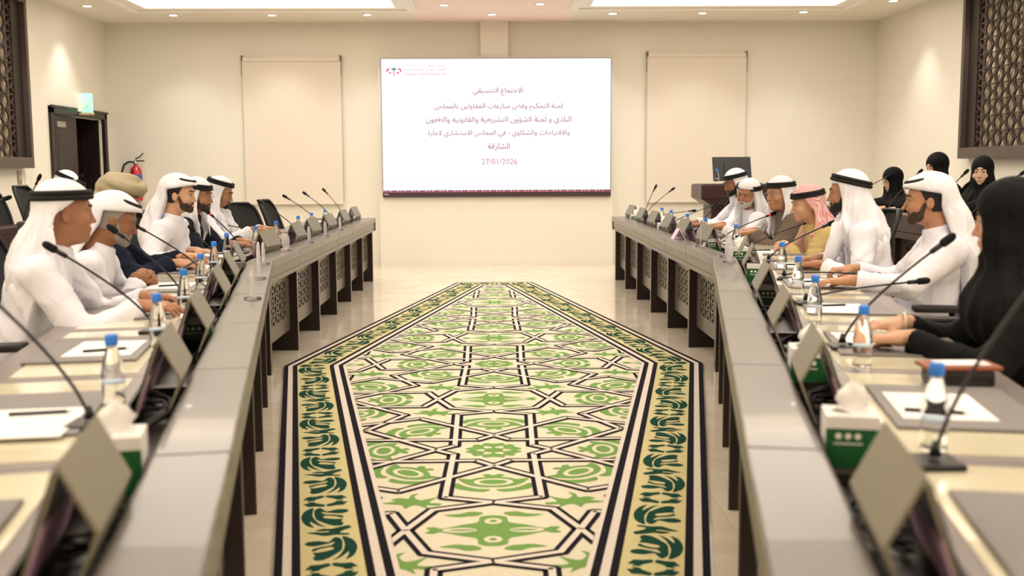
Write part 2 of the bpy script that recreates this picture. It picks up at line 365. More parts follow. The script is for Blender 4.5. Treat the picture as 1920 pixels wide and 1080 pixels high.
E_rose = emis('slide_rose', (166, 84, 118)); E_rose2 = emis('slide_rose_light', (206, 150, 174)); E_pink = emis('slide_pink', (240, 120, 150)); E_lace = emis('slide_lace', (250, 214, 218), 1.0)
E_tan = emis('slide_teal', (60, 160, 130)); E_magenta = emis('slide_magenta', (214, 60, 100)); E_lilac = emis('slide_ring', (240, 214, 230))
AF = {}
for l in '''ا FE8D FE8E|ب FE8F FE90 FE91 FE92|ة FE93 FE94|ت FE95 FE96 FE97 FE98|ج FE9D FE9E FE9F FEA0|ح FEA1 FEA2 FEA3 FEA4|د FEA9 FEAA|ر FEAD FEAE|ز FEAF FEB0|س FEB1 FEB2 FEB3 FEB4|ش FEB5 FEB6 FEB7 FEB8|ض FEBD FEBE FEBF FEC0|ط FEC1 FEC2 FEC3 FEC4|ع FEC9 FECA FECB FECC|ف FED1 FED2 FED3 FED4|ق FED5 FED6 FED7 FED8|ك FED9 FEDA FEDB FEDC|ل FEDD FEDE FEDF FEE0|م FEE1 FEE2 FEE3 FEE4|ن FEE5 FEE6 FEE7 FEE8|ه FEE9 FEEA FEEB FEEC|و FEED FEEE|ؤ FE85 FE86|ي FEF1 FEF2 FEF3 FEF4|لا FEFB FEFC'''.split('|'):
    a = l.split(); AF[a[0]] = [chr(int(h, 16)) for h in a[1:]]
def arabic(s):
    toks = []; i = 0
    while i < len(s):
        if s[i:i+2] == 'لا': toks.append('لا'); i += 2
        else: toks.append(s[i]); i += 1
    out = []; prev = False
    for k, t in enumerate(toks):
        f = AF.get(t)
        if not f: out.append(t); prev = False; continue
        nx = k+1 < len(toks) and toks[k+1] in AF; dual = len(f) == 4
        out.append(f[(1 if prev else 0) if not nx else (3 if prev else 2)] if dual else f[1 if prev else 0]); prev = dual
    return ''.join(reversed(out))
def text_mesh(name, s, width, x, z, m, parent, y=-.0515, height=None, rot=(PI/2, 0, 0), spacing=1.0, bold=.009):
    c = bpy.data.curves.new(name, 'FONT'); c.body = s; c.align_x = 'CENTER'; c.align_y = 'CENTER'; c.size = 1.0; c.space_character = spacing
    o = bpy.data.objects.new(name+'_tmp', c); COL.objects.link(o); bpy.context.view_layer.update()
    dg = bpy.context.evaluated_depsgraph_get(); cu = o.evaluated_get(dg).to_curve(dg, apply_modifiers=False)
    loops = []
    for sp in cu.splines:
        bp = sp.bezier_points; pts = []
        for i in range(len(bp)):
            p, q = bp[i], bp[(i+1) % len(bp)]
            for t in (0, .25, .5, .75):
                u = 1-t; w = p.co*u**3+p.handle_right*3*u*u*t+q.handle_left*3*u*t*t+q.co*t**3; w = Vector((w.x, w.y, 0))
                if not pts or (w-pts[-1]).length > 1e-4: pts.append(w)
        if len(pts) > 2 and (pts[0]-pts[-1]).length < 1e-4: pts.pop()
        if len(pts) > 2: loops.append(pts)
    o.to_curve_clear() if False else None
    bpy.data.objects.remove(o); bpy.data.curves.remove(c)
    area = lambda L: sum(L[i-1].x*L[i].y-L[i].x*L[i-1].y for i in range(len(L)))/2
    def inside(p, L):
        r = False
        for i in range(len(L)):
            a_, b_ = L[i-1], L[i]
            if (a_.y > p.y) != (b_.y > p.y) and p.x < (b_.x-a_.x)*(p.y-a_.y)/(b_.y-a_.y)+a_.x: r = not r
        return r
    sg = 1 if sum(math.copysign(1, area(L))*abs(area(L)) for L in loops) > 0 else -1
    def fat(L, d):
        out = []; sgn = 1 if area(L) > 0 else -1
        for i in range(len(L)):
            e = (L[(i+1) % len(L)]-L[i-1]); e.normalize(); out.append(L[i]+Vector((e.y, -e.x, 0))*d*sgn)
        return out
    free = [L for L in loops if not any(M is not L and inside(L[0], M) for M in loops)]
    outer = [L for L in loops if area(L)*sg > 0 or any(L is M for M in free)]; holes = [L for L in loops if not any(L is M for M in outer)]
    vs_, fs_ = [], []
    for L in outer:
        hs = [fat(h_, -bold) for h_ in holes if inside(h_[0], L)]; poly = [fat(L, bold)]+hs; o_ = len(vs_)
        for q_ in poly: vs_ += [tuple(v_) for v_ in q_]
        fs_ += [tuple(o_+i for i in t_) for t_ in geometry.tessellate_polygon(poly)]
    me = bpy.data.meshes.new(name); me.from_pydata(vs_, [], fs_)
    n = len(me.vertices); co = np.empty(n*3); me.vertices.foreach_get('co', co); co = co.reshape(-1, 3)
    lo, hi = co.min(0), co.max(0); k = width/(hi[0]-lo[0]); kz = k if height is None else height/(hi[1]-lo[1])
    co[:, 0] = (co[:, 0]-(lo[0]+hi[0])/2)*k; co[:, 1] = (co[:, 1]-(lo[1]+hi[1])/2)*kz; co[:, 2] = 0
    me.vertices.foreach_set('co', co.ravel()); me.materials.clear(); me.materials.append(m); me.name = name
    t = bpy.data.objects.new(name, me); COL.objects.link(t); t.parent = parent; t.location = (x, y, z); t.rotation_euler = rot; return t
def sx(px): return (px-932.5)/428.0*2*hw        # slide pixels to metres on the screen
def sz(py): return (240.5-py)/254.0*2*hh
disp = scr
for txt, a, b, py in (('الاجتماع التنسيقي', 889, 982, 174), ('لجنة التحكيم وفض منازعات المقاولين بالمجلس', 817, 1056, 202), ('البلدي و لجنة الشؤون التشريعية والقانونيه والطعون', 801, 1072, 227), ('والاقتراحات والشكاوي - في المجلس الاستشاري لامارة', 804, 1069, 251), ('الشارقة', 916, 957, 275)):
    text_mesh('slide_text', arabic(txt), sx(b)-sx(a), (sx(a)+sx(b))/2, sz(py), E_rose, scr)
text_mesh('slide_text', '27/01/2026', sx(971)-sx(904), sx(937.5), sz(302), E_rose2, scr)
text_mesh('slide_text', arabic('المجلس البلدي لمدينة الشارقة'), sx(840)-sx(763), sx(801.5), sz(134), E_rose2, scr)
text_mesh('slide_text', 'Municipal Council of Sharjah City', sx(840)-sx(763), sx(801.5), sz(142), E_pink, scr)
text_mesh('slide_text', 'GOVERNMENT OF SHARJAH', sx(798)-sx(763), sx(780), sz(126.5), E_rose2, scr)
text_mesh('slide_text', arabic('حكومة الشارقة'), sx(840)-sx(806), sx(823), sz(127), E_rose2, scr)
lg = MB(); q = (sx(743), -.0512, sz(137))
def disc(mb, x, z, r0, r1, y, n=40, a0=0, a1=2*PI, sq=1.0):
    vs = []; fs = []
    for i in range(n+1):
        t = a0+(a1-a0)*i/n
        vs += [(x+r0*math.cos(t), y, z+r0*math.sin(t)*sq), (x+r1*math.cos(t), y, z+r1*math.sin(t)*sq)]
    for i in range(n): fs.append((2*i, 2*i+1, 2*i+3, 2*i+2))
    mb.add(vs, fs)
disc(lg, q[0], q[2], .100, .108, q[1], sq=.82)
lg.mi = 1
for s_ in (-1, 1):       # a bird-like crest on each side
    disc(lg, q[0]+s_*.07, q[2]+.01, .012, .03, q[1], a0=PI/2-s_*2.2, a1=PI/2+s_*.6)
    disc(lg, q[0]+s_*.055, q[2]-.03, .004, .022, q[1], a0=PI/2-s_*1.2, a1=PI/2+s_*1.4)
lg.box(q[0]-.006, q[0]+.006, q[1]-.0005, q[1], q[2]-.06, q[2]+.01)
lg.mi = 2
for k in range(7):
    a = PI*(k/6.0)*1.1-.16; e = (q[0]+.045*math.cos(a), q[2]+.022+.028*math.sin(a)+.006)
    lg.tube([(q[0], q[1], q[2]+.012), ((q[0]+e[0])/2, q[1], (q[2]+.012+e[1])/2+.012), (e[0], q[1], e[1])], [.004, .005, .002], 5)
lg.build('slide_emblem', [E_lilac, E_magenta, E_tan], scr)
bd = MB(); N_ = 16; zt, zb = sz(337), sz(357); st = (2*hw-.02)/N_
for i in range(N_+1):
    x = -hw+.01+st*i
    for a, b in (((x, zb), (x+st*.5, zt)), ((x, zt), (x+st*.5, zb)), ((x+st*.5, zb), (x+st, zt)), ((x+st*.5, zt), (x+st, zb)), ((x+st*.25, (zt+zb)/2), (x+st*.5, zt)), ((x+st*.2, zb), (x+st*.5, (zt+zb)/2))):
        if b[0] < hw-.01: flat(bd, [a, b], .003, lambda u, z, t: (u, -.0506-t*.1, z), .004)
flat(bd, [(-hw+.01, zt+.005), (hw-.01, zt+.005)], .002, lambda u, z, t: (u, -.0506-t*.1, z), .004)
bd.build('slide_border', E_lace, scr)
bl = MB(); flat(bl, [(-hw+.01, sz(357.5)), (hw-.01, sz(357.5))], .004, lambda u, z, t: (u, -.0506-t*.1, z), .004); bl.build('slide_rule', E_pink, scr)
MB().box(-hw+.02, -hw+.08, -.0475, -.0465, -hh+.035, -hh+.05).build('maker_mark', mat('mark_grey', (180, 170, 170), .5), scr)
# ------------------------------------------------------------------ carpet (tufted pattern as thin pile layers of one mesh)
CH = [(-.44, 1.88), (.44, 1.88), (1.43, 7.19), (.44, 12.55), (-.44, 12.55), (-1.43, 7.19)]
def inset(poly, d):
    n = len(poly); out = []
    for i in range(n):
        p0, p1, p2 = Vector(poly[i-1]), Vector(poly[i]), Vector(poly[(i+1) % n])
        e1 = (p1-p0).normalized(); e2 = (p2-p1).normalized(); n1 = Vector((-e1.y, e1.x)); n2 = Vector((-e2.y, e2.x))
        b = (n1+n2).normalized(); out.append(tuple(p1+b*(d/max(.2, b.dot(n1)))))
    return out
def clip(poly, hull):
    out = list(poly); n = len(hull)
    for i in range(n):
        a, b = hull[i], hull[(i+1) % n]; ins = lambda p: (b[0]-a[0])*(p[1]-a[1])-(b[1]-a[1])*(p[0]-a[0]) >= 0
        src, out = out, []
        for j in range(len(src)):
            p, q = src[j-1], src[j]
            pi, qi = ins(p), ins(q)
            if pi != qi:
                d1 = (b[0]-a[0])*(p[1]-a[1])-(b[1]-a[1])*(p[0]-a[0]); d2 = (b[0]-a[0])*(q[1]-a[1])-(b[1]-a[1])*(q[0]-a[0]); t = d1/(d1-d2)
                out.append((p[0]+(q[0]-p[0])*t, p[1]+(q[1]-p[1])*t))
            if qi: out.append(q)
        if not out: return []
    return out
def smooth(pts, k=5):
    n = len(pts); out = []
    for i in range(n):
        p0, p1, p2, p3 = pts[i-1], pts[i], pts[(i+1) % n], pts[(i+2) % n]
        for j in range(k):
            t = j/k; t2 = t*t; t3 = t2*t
            out.append(tuple(.5*((2*p1[a])+(-p0[a]+p2[a])*t+(2*p0[a]-5*p1[a]+4*p2[a]-p3[a])*t2+(-p0[a]+3*p1[a]-3*p2[a]+p3[a])*t3) for a in (0, 1)))
    return out
cp = MB()
CZ = .012
def layer(poly, z, mi, hull=None):
    if len(poly) < 3: return
    tri = geometry.tessellate_polygon([[Vector((p[0], p[1], 0)) for p in poly]])
    cp.mi = mi
    if hull is None:
        cp.add([(p[0], p[1], z) for p in poly], [tuple(t) for t in tri]); return
    for t in tri:
        q = [poly[i] for i in t]
        ar = (q[1][0]-q[0][0])*(q[2][1]-q[0][1])-(q[1][1]-q[0][1])*(q[2][0]-q[0][0])
        if abs(ar) < 1e-9: continue
        if ar < 0: q = q[::-1]
        c_ = clip(q, hull)
        if len(c_) >= 3: cp.add([(p[0], p[1], z) for p in c_], [tuple(range(len(c_)))])
FIELD, GREEN, BLACK, WHITE, GOLD, TEAL = range(6)
cp.mi = BLACK; cp.prism(CH, 'z', 0.0, CZ)
st_ = 0.0
for wd, mi in ((.028, BLACK), (.030, WHITE), (.030, BLACK), (.215, GOLD), (.028, BLACK), (.032, WHITE), (.030, BLACK), (.020, WHITE)):
    layer(inset(CH, st_), CZ+.0006*(1+st_*10), mi); st_ += wd
HULL = inset(CH, st_); Zf = CZ+.0006*(1+st_*10)
layer(HULL, Zf, FIELD)
GOLD0, GOLD1 = .088, .303
# straps: eight-fold stars on a checkerboard of step P
K = 1.128/1.15; PS = 1.128; SC = [(i*PS, 7.2+j*PS) for i in range(-2, 3) for j in range(-6, 7) if (i+j) % 2 == 0]
PATH = [(-.24, .91), (0, .82), (.2, .75), (.19, .08), (.28, 0), (.66, .40), (.575, .575)]
strip_n = 0
def strip(pts, w, z, mi):
    global strip_n
    L = len(pts); strip_n += 1; z += (strip_n % 41)*1.2e-5
    for i in range(L-1):
        a, b = Vector(pts[i]), Vector(pts[i+1]); e = (b-a).normalized(); n_ = Vector((-e.y, e.x))*w; x = e*w*.45
        a2 = a-x; b2 = b+x
        layer([tuple(a2-n_), tuple(b2-n_), tuple(b2+n_), tuple(a2+n_)], z, mi, HULL)
syms = [(1, 0, 0, 1), (0, -1, 1, 0), (-1, 0, 0, -1), (0, 1, -1, 0), (-1, 0, 0, 1), (0, 1, 1, 0), (1, 0, 0, -1), (0, -1, -1, 0)]
OVAL = smooth([(0, -.105), (.022, -.125), (.05, -.112), (.035, -.085), (.07, -.07), (.1, -.048), (.15, -.058), (.135, -.01), (.1, .04), (.05, .066), (0, .07), (-.05, .066), (-.1, .04), (-.135, -.01), (-.15, -.058), (-.1, -.048), (-.07, -.07), (-.035, -.085), (-.05, -.112), (-.022, -.125)])
OV_C = [(.085*math.cos(t), .052*math.sin(t)-.005) for t in np.linspace(0, 2*PI, 24, endpoint=False)]
OV_G = [(.06*math.cos(t), .034*math.sin(t)-.005) for t in np.linspace(0, 2*PI, 24, endpoint=False)]
LEAF = smooth([(.012, .10), (.07, .088), (.12, .05), (.15, .012), (.175, .03), (.155, .085), (.10, .12), (.04, .135)])
BIRD = smooth([(-.105, .07), (-.07, .045), (-.03, .03), (-.005, .075), (-.02, .12), (.01, .10), (.02, .05), (.06, .06), (.09, .03), (.07, .01), (.125, -.01), (.075, -.03), (.04, -.04), (.02, -.085), (0, -.05), (-.03, -.045), (-.075, -.09), (-.065, -.045), (-.115, -.05), (-.125, -.02), (-.075, -.005)])
PALB = smooth([(0, .17), (.05, .15), (.06, .09), (.12, .06), (.19, .02), (.215, .035), (.25, .03), (.235, 0), (.25, -.03), (.215, -.035), (.19, -.02), (.12, -.06), (.06, -.09), (.05, -.15), (0, -.17), (-.05, -.15), (-.06, -.09), (-.12, -.06), (-.19, -.02), (-.215, -.035), (-.25, -.03), (-.235, 0), (-.25, .03), (-.215, .035), (-.19, .02), (-.12, .06), (-.06, .09), (-.05, .15)])
PLEAF = smooth([(.04, .20), (.09, .215), (.13, .19), (.19, .175), (.14, .15), (.10, .155), (.06, .165)])
STARP = smooth([(0, .03), (.012, .06), (.05, .085), (.045, .13), (0, .12), (-.045, .13), (-.05, .085), (-.012, .06)])
def place(shape, c, f, k=1.0):
    return [(c[0]+f[0]*p[0]*k+f[1]*p[1]*k, c[1]+f[2]*p[0]*k+f[3]*p[1]*k) for p in shape]
G1, G2, G3 = Zf+.0006, Zf+.0010, Zf+.0014
for (cx_, cy_) in SC:
    if not (1.2 < cy_ < 13.2): continue
    for f in syms:
        pts = [(cx_+K*(f[0]*p[0]+f[1]*p[1]), cy_+K*(f[2]*p[0]+f[3]*p[1])) for p in PATH]
        strip(pts, .031, Zf+.0022, BLACK); strip(pts, .0125, Zf+.0030, WHITE)
    for q in range(8):                      # eight flowers around the star
        a = q*PI/4; r = .535*K if q % 2 == 0 else .545*K
        c0 = (cx_+r*math.sin(a), cy_+r*math.cos(a)); f = (math.cos(a), math.sin(a), -math.sin(a), math.cos(a))
        layer(place(OVAL, c0, f), G1, GREEN, HULL); layer(place(OV_C, c0, f), G2, FIELD, HULL); layer(place(OV_G, c0, f), G3, GREEN, HULL)
        for s_ in (1, -1): layer(place([(p[0]*s_, p[1]) for p in LEAF], c0, f), G1, GREEN, HULL)
        a2 = a+PI/8; r2 = .87*K             # creatures in the outer cells
        c1 = (cx_+r2*math.sin(a2), cy_+r2*math.cos(a2))
        f2 = (1, 0, 0, 1) if math.sin(a2) > 0 else (-1, 0, 0, 1)
        if abs(math.cos(a2)) > abs(math.sin(a2)): layer(place(BIRD, c1, f2, .95), G1, GREEN, HULL)
    for q in range(6):                      # rosette in the star
        a = q*PI/3; f = (math.cos(a), math.sin(a), -math.sin(a), math.cos(a))
        layer(place(STARP, (cx_, cy_), f, 1.0), G1, GREEN, HULL)
    layer([(cx_+.045*math.cos(t), cy_+.04*math.sin(t)) for t in np.linspace(0, 2*PI, 16, endpoint=False)], G1, GREEN, HULL)
    for (px_, py_, f) in ((cx_, cy_+PS, (1, 0, 0, 1)), (cx_, cy_-PS, (1, 0, 0, 1))):
        if px_ == cx_ and py_ > cy_ or py_ < 3:
            c0 = (px_, py_)
            layer(place(PALB, c0, f), G1, GREEN, HULL)
            for s_ in (1, -1):
                layer(place([(s_*(.125+.065*math.cos(t)), .026*math.sin(t)) for t in np.linspace(0, 2*PI, 20, endpoint=False)], c0, f), G2, FIELD, HULL)
                layer(place([(s_*(.115+.05*math.cos(t)), .009*math.sin(t)) for t in np.linspace(0, 2*PI, 16, endpoint=False)], c0, f), G3, GREEN, HULL)
                layer(place([(.034*math.cos(t), s_*.10+.034*math.sin(t)) for t in np.linspace(0, 2*PI, 18, endpoint=False)], c0, f), G2, FIELD, HULL)
                layer(place([(.015*math.cos(t), s_*.10+.015*math.sin(t)) for t in np.linspace(0, 2*PI, 12, endpoint=False)], c0, f), G3, GREEN, HULL)
                for s2 in (1, -1): layer(place([(p[0]*s_, p[1]*s2) for p in PLEAF], c0, f), G1, GREEN, HULL)
# leaf scrolls along the gold border
CRES = smooth([(.45, .417), (.38, .387), (.30, .335), (.235, .26), (.225, .20), (.25, .112), (.17, .125), (.08, .165), (.03, .235), (.04, .30), (.11, .375), (.24, .415), (.19, .365), (.175, .32), (.23, .345), (.33, .392)])
SCRL = smooth([(.51, .386), (.61, .407), (.72, .405), (.75, .372), (.72, .345), (.75, .31), (.66, .306), (.55, .296), (.42, .276), (.44, .246), (.62, .26), (.74, .288), (.76, .262), (.63, .238), (.45, .222), (.39, .182), (.55, .205), (.74, .22), (.87, .195), (.83, .162), (.66, .155), (.49, .176), (.42, .14), (.355, .115), (.27, .15), (.26, .21), (.29, .294), (.40, .345)])
BUD = smooth([(.115, .488), (.26, .515), (.41, .545), (.58, .538), (.80, .548), (.82, .53), (.67, .51), (.75, .475), (.87, .448), (.83, .415), (.66, .43), (.52, .448), (.40, .44), (.26, .46), (.36, .475), (.49, .478), (.47, .492), (.36, .492), (.27, .482)])
LOBE = smooth([(.07, .034), (.11, .058), (.16, .083), (.30, .085), (.43, .095), (.46, .067), (.37, .045), (.30, .03), (.27, .012), (.14, .008), (.17, .028)])
for i in range(6):
    a, b = Vector(CH[i]), Vector(CH[(i+1) % 6]); e = (b-a); Ln = e.length; e.normalize(); n_ = Vector((-e.y, e.x))
    if Ln < 1: units, u = 2, Ln/2
    else: units = int(round(Ln/.82)); u = Ln/units
    ia, ib = inset(CH, GOLD0), inset(CH, GOLD1); trap = [ia[i], ia[(i+1) % 6], ib[(i+1) % 6], ib[i]]
    zb_ = CZ+.0006*(1+GOLD0*10)+.0008
    for k in range(units):
        def put(poly, fu=False, dv=0.0, fv=False):
            out = []
            for (uu, vv) in poly:
                if fv: vv = -vv
                if fu: uu = .95-uu
                p = a+e*((k+vv+dv)*u)+n_*(GOLD0+(GOLD1-GOLD0)*uu); out.append((p.x, p.y))
            layer(out, zb_, TEAL, trap)
        put(CRES); put(SCRL); put(BUD)
        put(CRES, True, .455); put(SCRL, True, .455)
        for fu in (False, True):
            for fv in (False, True): put(LOBE, fu, .0, fv); put(LOBE, fu, 1.0, fv) if k == units-1 else None
def pile(name, rgb): return mat(name, rgb, .95, noise=.06, nscale=60, bump=.25, bscale=500, spec=.1)
car = cp.build('carpet', [pile('pile_cream', (222, 213, 188)), pile('pile_green', (118, 156, 84)), pile('pile_navy', (30, 26, 34)), pile('pile_white', (226, 214, 200)), pile('pile_gold', (214, 202, 150)), pile('pile_teal', (27, 70, 56))])
tag(car, 'long six-sided cream and green patterned carpet with gold leaf border on the marble floor', 'carpet')
# ------------------------------------------------------------------ desk modules of the two long tables
TX, CY, SLOPE = 1.43, 6.92, .188
ANG = math.atan(SLOPE); ML = .966; MF = .98; TZ = .76
def edge_frame(side, k):
    """k = 0..5 near limb counted from the camera, 6..11 far limb: start point of the module's aisle edge, its angle, its length"""
    if k < 6:
        n = 6-k; return (side*(TX-math.sin(ANG)*ML*n), CY-math.cos(ANG)*ML*n), side*-ANG, ML
    return (side*TX, CY+MF*(k-6)), 0.0, MF
def tp(side, k, u, v, z):
    """point on a desk module: u along it (0..1) away from the camera, v metres outwards from the aisle edge"""
    (x, y), a, L = edge_frame(side, k)
    dx, dy = side*v, u*L
    return Vector((x+dx*math.cos(a)-dy*math.sin(a), y+dx*math.sin(a)+dy*math.cos(a), z))
def place_frame(side, k):
    (x, y), a, L = edge_frame(side, k); return (x, y, 0), a
def desk_meshes(s, L):
    def B(m, u0, u1, v0, v1, z0, z1, bev=0): m.box(min(s*v0, s*v1), max(s*v0, s*v1), u0, u1, z0, z1, bev); return m
    g = .0025; r = {}
    r['ledge'] = (B(MB(), g, L-g, 0, .155, TZ-.05, TZ, .005).mesh('ledge', M_taupetop))
    m = MB(); B(m, g, L-g, .006, .03, TZ-.115, TZ-.05); B(m, 0, L, .012, .034, TZ-.155, TZ-.12, .002); r['fascia'] = m.mesh('fascia', M_taupe)
    m = MB(); B(m, 0, L, .155, .285, TZ-.09, TZ-.075); B(m, 0, L, .152, .158, TZ-.09, TZ-.004); B(m, 0, L, .282, .288, TZ-.09, TZ-.014); r['cable_trough'] = m.mesh('cable_trough', M_dark)
    m = MB(); B(m, g, L-g, .288, .765, TZ-.05, TZ-.012, .004); r['writing_top'] = m.mesh('writing_top', M_grey2)
    m = MB(); B(m, .045, L-.045, .32, .675, TZ-.012, TZ-.010); r['cream_inlay'] = m.mesh('cream_inlay', M_cream)
    m = MB(); B(m, 0.001, .042, .035, .62, 0.0, TZ-.05); m.mi = 1; B(m, .0005, .0425, .031, .035, 0.0, TZ-.05); r['leg_panel'] = m.mesh('leg_panel', [M_dark, M_taupe])
    z0, z1, a, b = .16, TZ-.05, .13, L-.13
    m = MB(); B(m, .042, L, .09, .112, z0, .27); B(m, .042, L, .09, .112, .545, z1); B(m, .042, a, .09, .112, .27, .545); B(m, b, L, .09, .112, .27, .545); r['front_panel'] = m.mesh('front_panel', M_taupe)
    m = MB(); lattice(m, a, b, .27, .545, lambda u, z, t: (s*(.093+t), u, z), 9, 4, .0085, .014); r['lattice'] = m.mesh('lattice', M_taupe)
    return r
M_grey2 = mat('grey_desk_edge', (132, 123, 121), .3, noise=.05, nscale=9)
SIDE_NAME = {-1: 'extinguisher side', 1: 'lectern side'}
def seat_name(side, k):
    return '%s from the screen, %s' % (ordinal(11-k), SIDE_NAME[side])
DM = {(s, L): desk_meshes(s, L) for s in (-1, 1) for L in (ML, MF)}
LATT_PARENT = 'front_panel'
for side in (-1, 1):
    for k in range(12):
        loc, a = place_frame(side, k); L = ML if k < 6 else MF
        t = thing('conference_desk', 'taupe lattice fronted desk unit, ' + seat_name(side, k), 'desk', loc, a, 'taupe desk units of the two long tables')
        parts = {}
        for nm, me in DM[(side, L)].items():
            parts[nm] = link(nm, me, parts.get('writing_top') if nm == 'cream_inlay' else parts.get('front_panel') if nm == 'lattice' else t)
        if k == 11:
            def B(m, u0, u1, v0, v1, z0, z1, bev=0): m.box(min(side*v0, side*v1), max(side*v0, side*v1), u0, u1, z0, z1, bev); return m
            m = B(MB(), L, L+.042, .035, .62, 0, TZ-.05); m.mi = 1; B(m, L-.0005, L+.0425, .031, .035, 0, TZ-.05); m.build('leg_panel', [M_dark, M_taupe], t)
            B(MB(), L, L+.16, 0, .765, TZ-.05, TZ, .005).build('end_leaf', M_taupetop, t)
            B(MB(), L+.14, L+.16, .006, .7, TZ-.155, TZ-.05).build('end_fascia', M_taupe, t)
        if k == 6:      # wedge that fills the bend
            w_ = math.tan(ANG)*.765
            m = MB(); pl_ = [(0, 0), (side*.765*math.cos(ANG), -.765*math.sin(ANG)), (side*.765, 0)]
            m.prism([(p[0], p[1]) for p in pl_], 'z', TZ-.05, TZ-.012); m.build('corner_wedge', M_grey2, t)
# ------------------------------------------------------------------ folded desk monitors standing in the trough
def monitor_parts(s, L=.33):
    prof = [(.278, .700), (.212, .895), (.164, .798), (.203, .694)]
    def slab(path, th, u0, u1, off=0.0):
        pts = [Vector(p) for p in path]; nrm = []
        for i in range(len(pts)):
            a = pts[max(0, i-1)]; b = pts[min(len(pts)-1, i+1)]
            if 0 < i < len(pts)-1:
                e1 = (pts[i]-a).normalized(); e2 = (b-pts[i]).normalized(); n = (Vector((-e1.y, e1.x))+Vector((-e2.y, e2.x))).normalized(); n = n/max(.4, n.dot(Vector((-e1.y, e1.x))))
            else: e = (b-a).normalized(); n = Vector((-e.y, e.x))
            nrm.append(n)
        poly = [(s*(p.x+n.x*off), p.y+n.y*off) for p, n in zip(pts, nrm)]+[(s*(p.x+n.x*(off+th)), p.y+n.y*(off+th)) for p, n in reversed(list(zip(pts, nrm)))]
        m = MB(); m.prism([(q[0], q[1]) for q in poly], 'y', u0, u1); return m
    h = L/2
    r = {'cover': slab(prof, -.006, -h, h).mesh('cover', M_olive)}
    d = Vector(prof[1])-Vector(prof[0])
    P_ = lambda t: (prof[0][0]+d.x*t, prof[0][1]+d.y*t)
    r['screen'] = slab([P_(.04), P_(.97)], -.004, -h+.006, h-.006, -.0062).mesh('screen', M_blackg)
    r['lining'] = slab([P_(.03), P_(.58)], .003, -h+.004, h-.004, .0002).mesh('lining', M_lilac)  # pink ceiling reflection on the glossy inner face, painted as a lilac strip
    r['dark_lining'] = slab([P_(.582), P_(.985)], .003, -h+.004, h-.004, .0002).mesh('dark_lining', M_plum)
    return r
# orientation of the offset: for the path from the person's side up and over, the left normal points into the fold
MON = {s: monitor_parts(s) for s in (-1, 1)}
NEAR_END = {-1: (1.56, 2.75, 3.64, 4.69, 5.5, 6.3, 7.6, 8.75, 9.5, 10.45, 11.5, 12.4), 1: (1.46, 2.65, 3.63, 4.69, 5.9, 6.66, 8.0, 8.95, 9.8, 10.7, 11.6, 12.5)}
def along(y):
    if y < CY: q = 6-(CY-y)/(math.cos(ANG)*ML)
    else: q = 6+(y-CY)/MF
    k = int(min(11, max(0, math.floor(q)))); return k, q-k
for side in (-1, 1):
    for i, y in enumerate(NEAR_END[side]):
        k, u = along(y+.155+(.04 if y < CY-.3 else 0)); a = edge_frame(side, k)[1]; p = tp(side, k, u, 0, 0)
        yw_ = (.12 if i == 6 else .08) if k >= 6 else 0
        if k >= 6: p = tp(side, k, u, .21-.21*math.cos(yw_), 0); p.y -= .21*math.sin(yw_)
        t = thing('desk_monitor', 'folded olive grey desk monitor, '+seat_name(side, i), 'monitor', tuple(p), a+rng.normal(0, .02)+side*yw_, 'folded olive grey desk monitors')
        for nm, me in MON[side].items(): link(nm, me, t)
# loose cables in the trough
for side in (-1, 1):
    for k in range(0, 9):
        a = edge_frame(side, k)[1]; p = tp(side, k, 0, 0, 0)
        L = ML if k < 6 else MF; pts = []
        for i in range(26):
            u = .62+.26*math.sin(i*.9+k)*.5+.1*math.sin(i*2.1); v = .222+.042*math.sin(i*1.7+k*2); pts.append((side*v, (.70+.16*math.cos(i*.55+k)+.03*math.sin(i*1.3))*L, TZ-.068+.022*(1+math.sin(i*1.15+k))))
        m = MB(); m.tube(pts, .0042, 6)
        o = m.build('power_cable', M_black, None, tuple(p), a)
        tag(o, 'tangled black cable in the desk trough, ' + seat_name(side, k), 'cable', 'black cables in the desk troughs')
# ------------------------------------------------------------------ things on the tables
FX, FY, FZ = _right, _up, _fwd
def pix(px, py):
    return (FZ*1.0+FX*((px-960)/2000.0)+FY*((540-py)/2000.0))
def at_z(px, py, z): r = pix(px, py); return CAM+r*((z-CAM.z)/r.z)
def at_y(px, py, y): r = pix(px, py); return CAM+r*(y/r.y)
DZ_ = TZ-.010          # writing surface
def which(p):
    """side, module index, u, v of a world point on the tables"""
    side = -1 if p[0] < 0 else 1; best = None
    for k in range(12):
        (x, y), a, L = edge_frame(side, k); dx, dy = p[0]-x, p[1]-y
        lx = dx*math.cos(-a)-dy*math.sin(-a); ly = dx*math.sin(-a)+dy*math.cos(-a)
        if best is None or abs(ly/L-.5) < best[0]: best = (abs(ly/L-.5), k, ly/L, lx*side)
    return side, best[1], best[2], best[3]
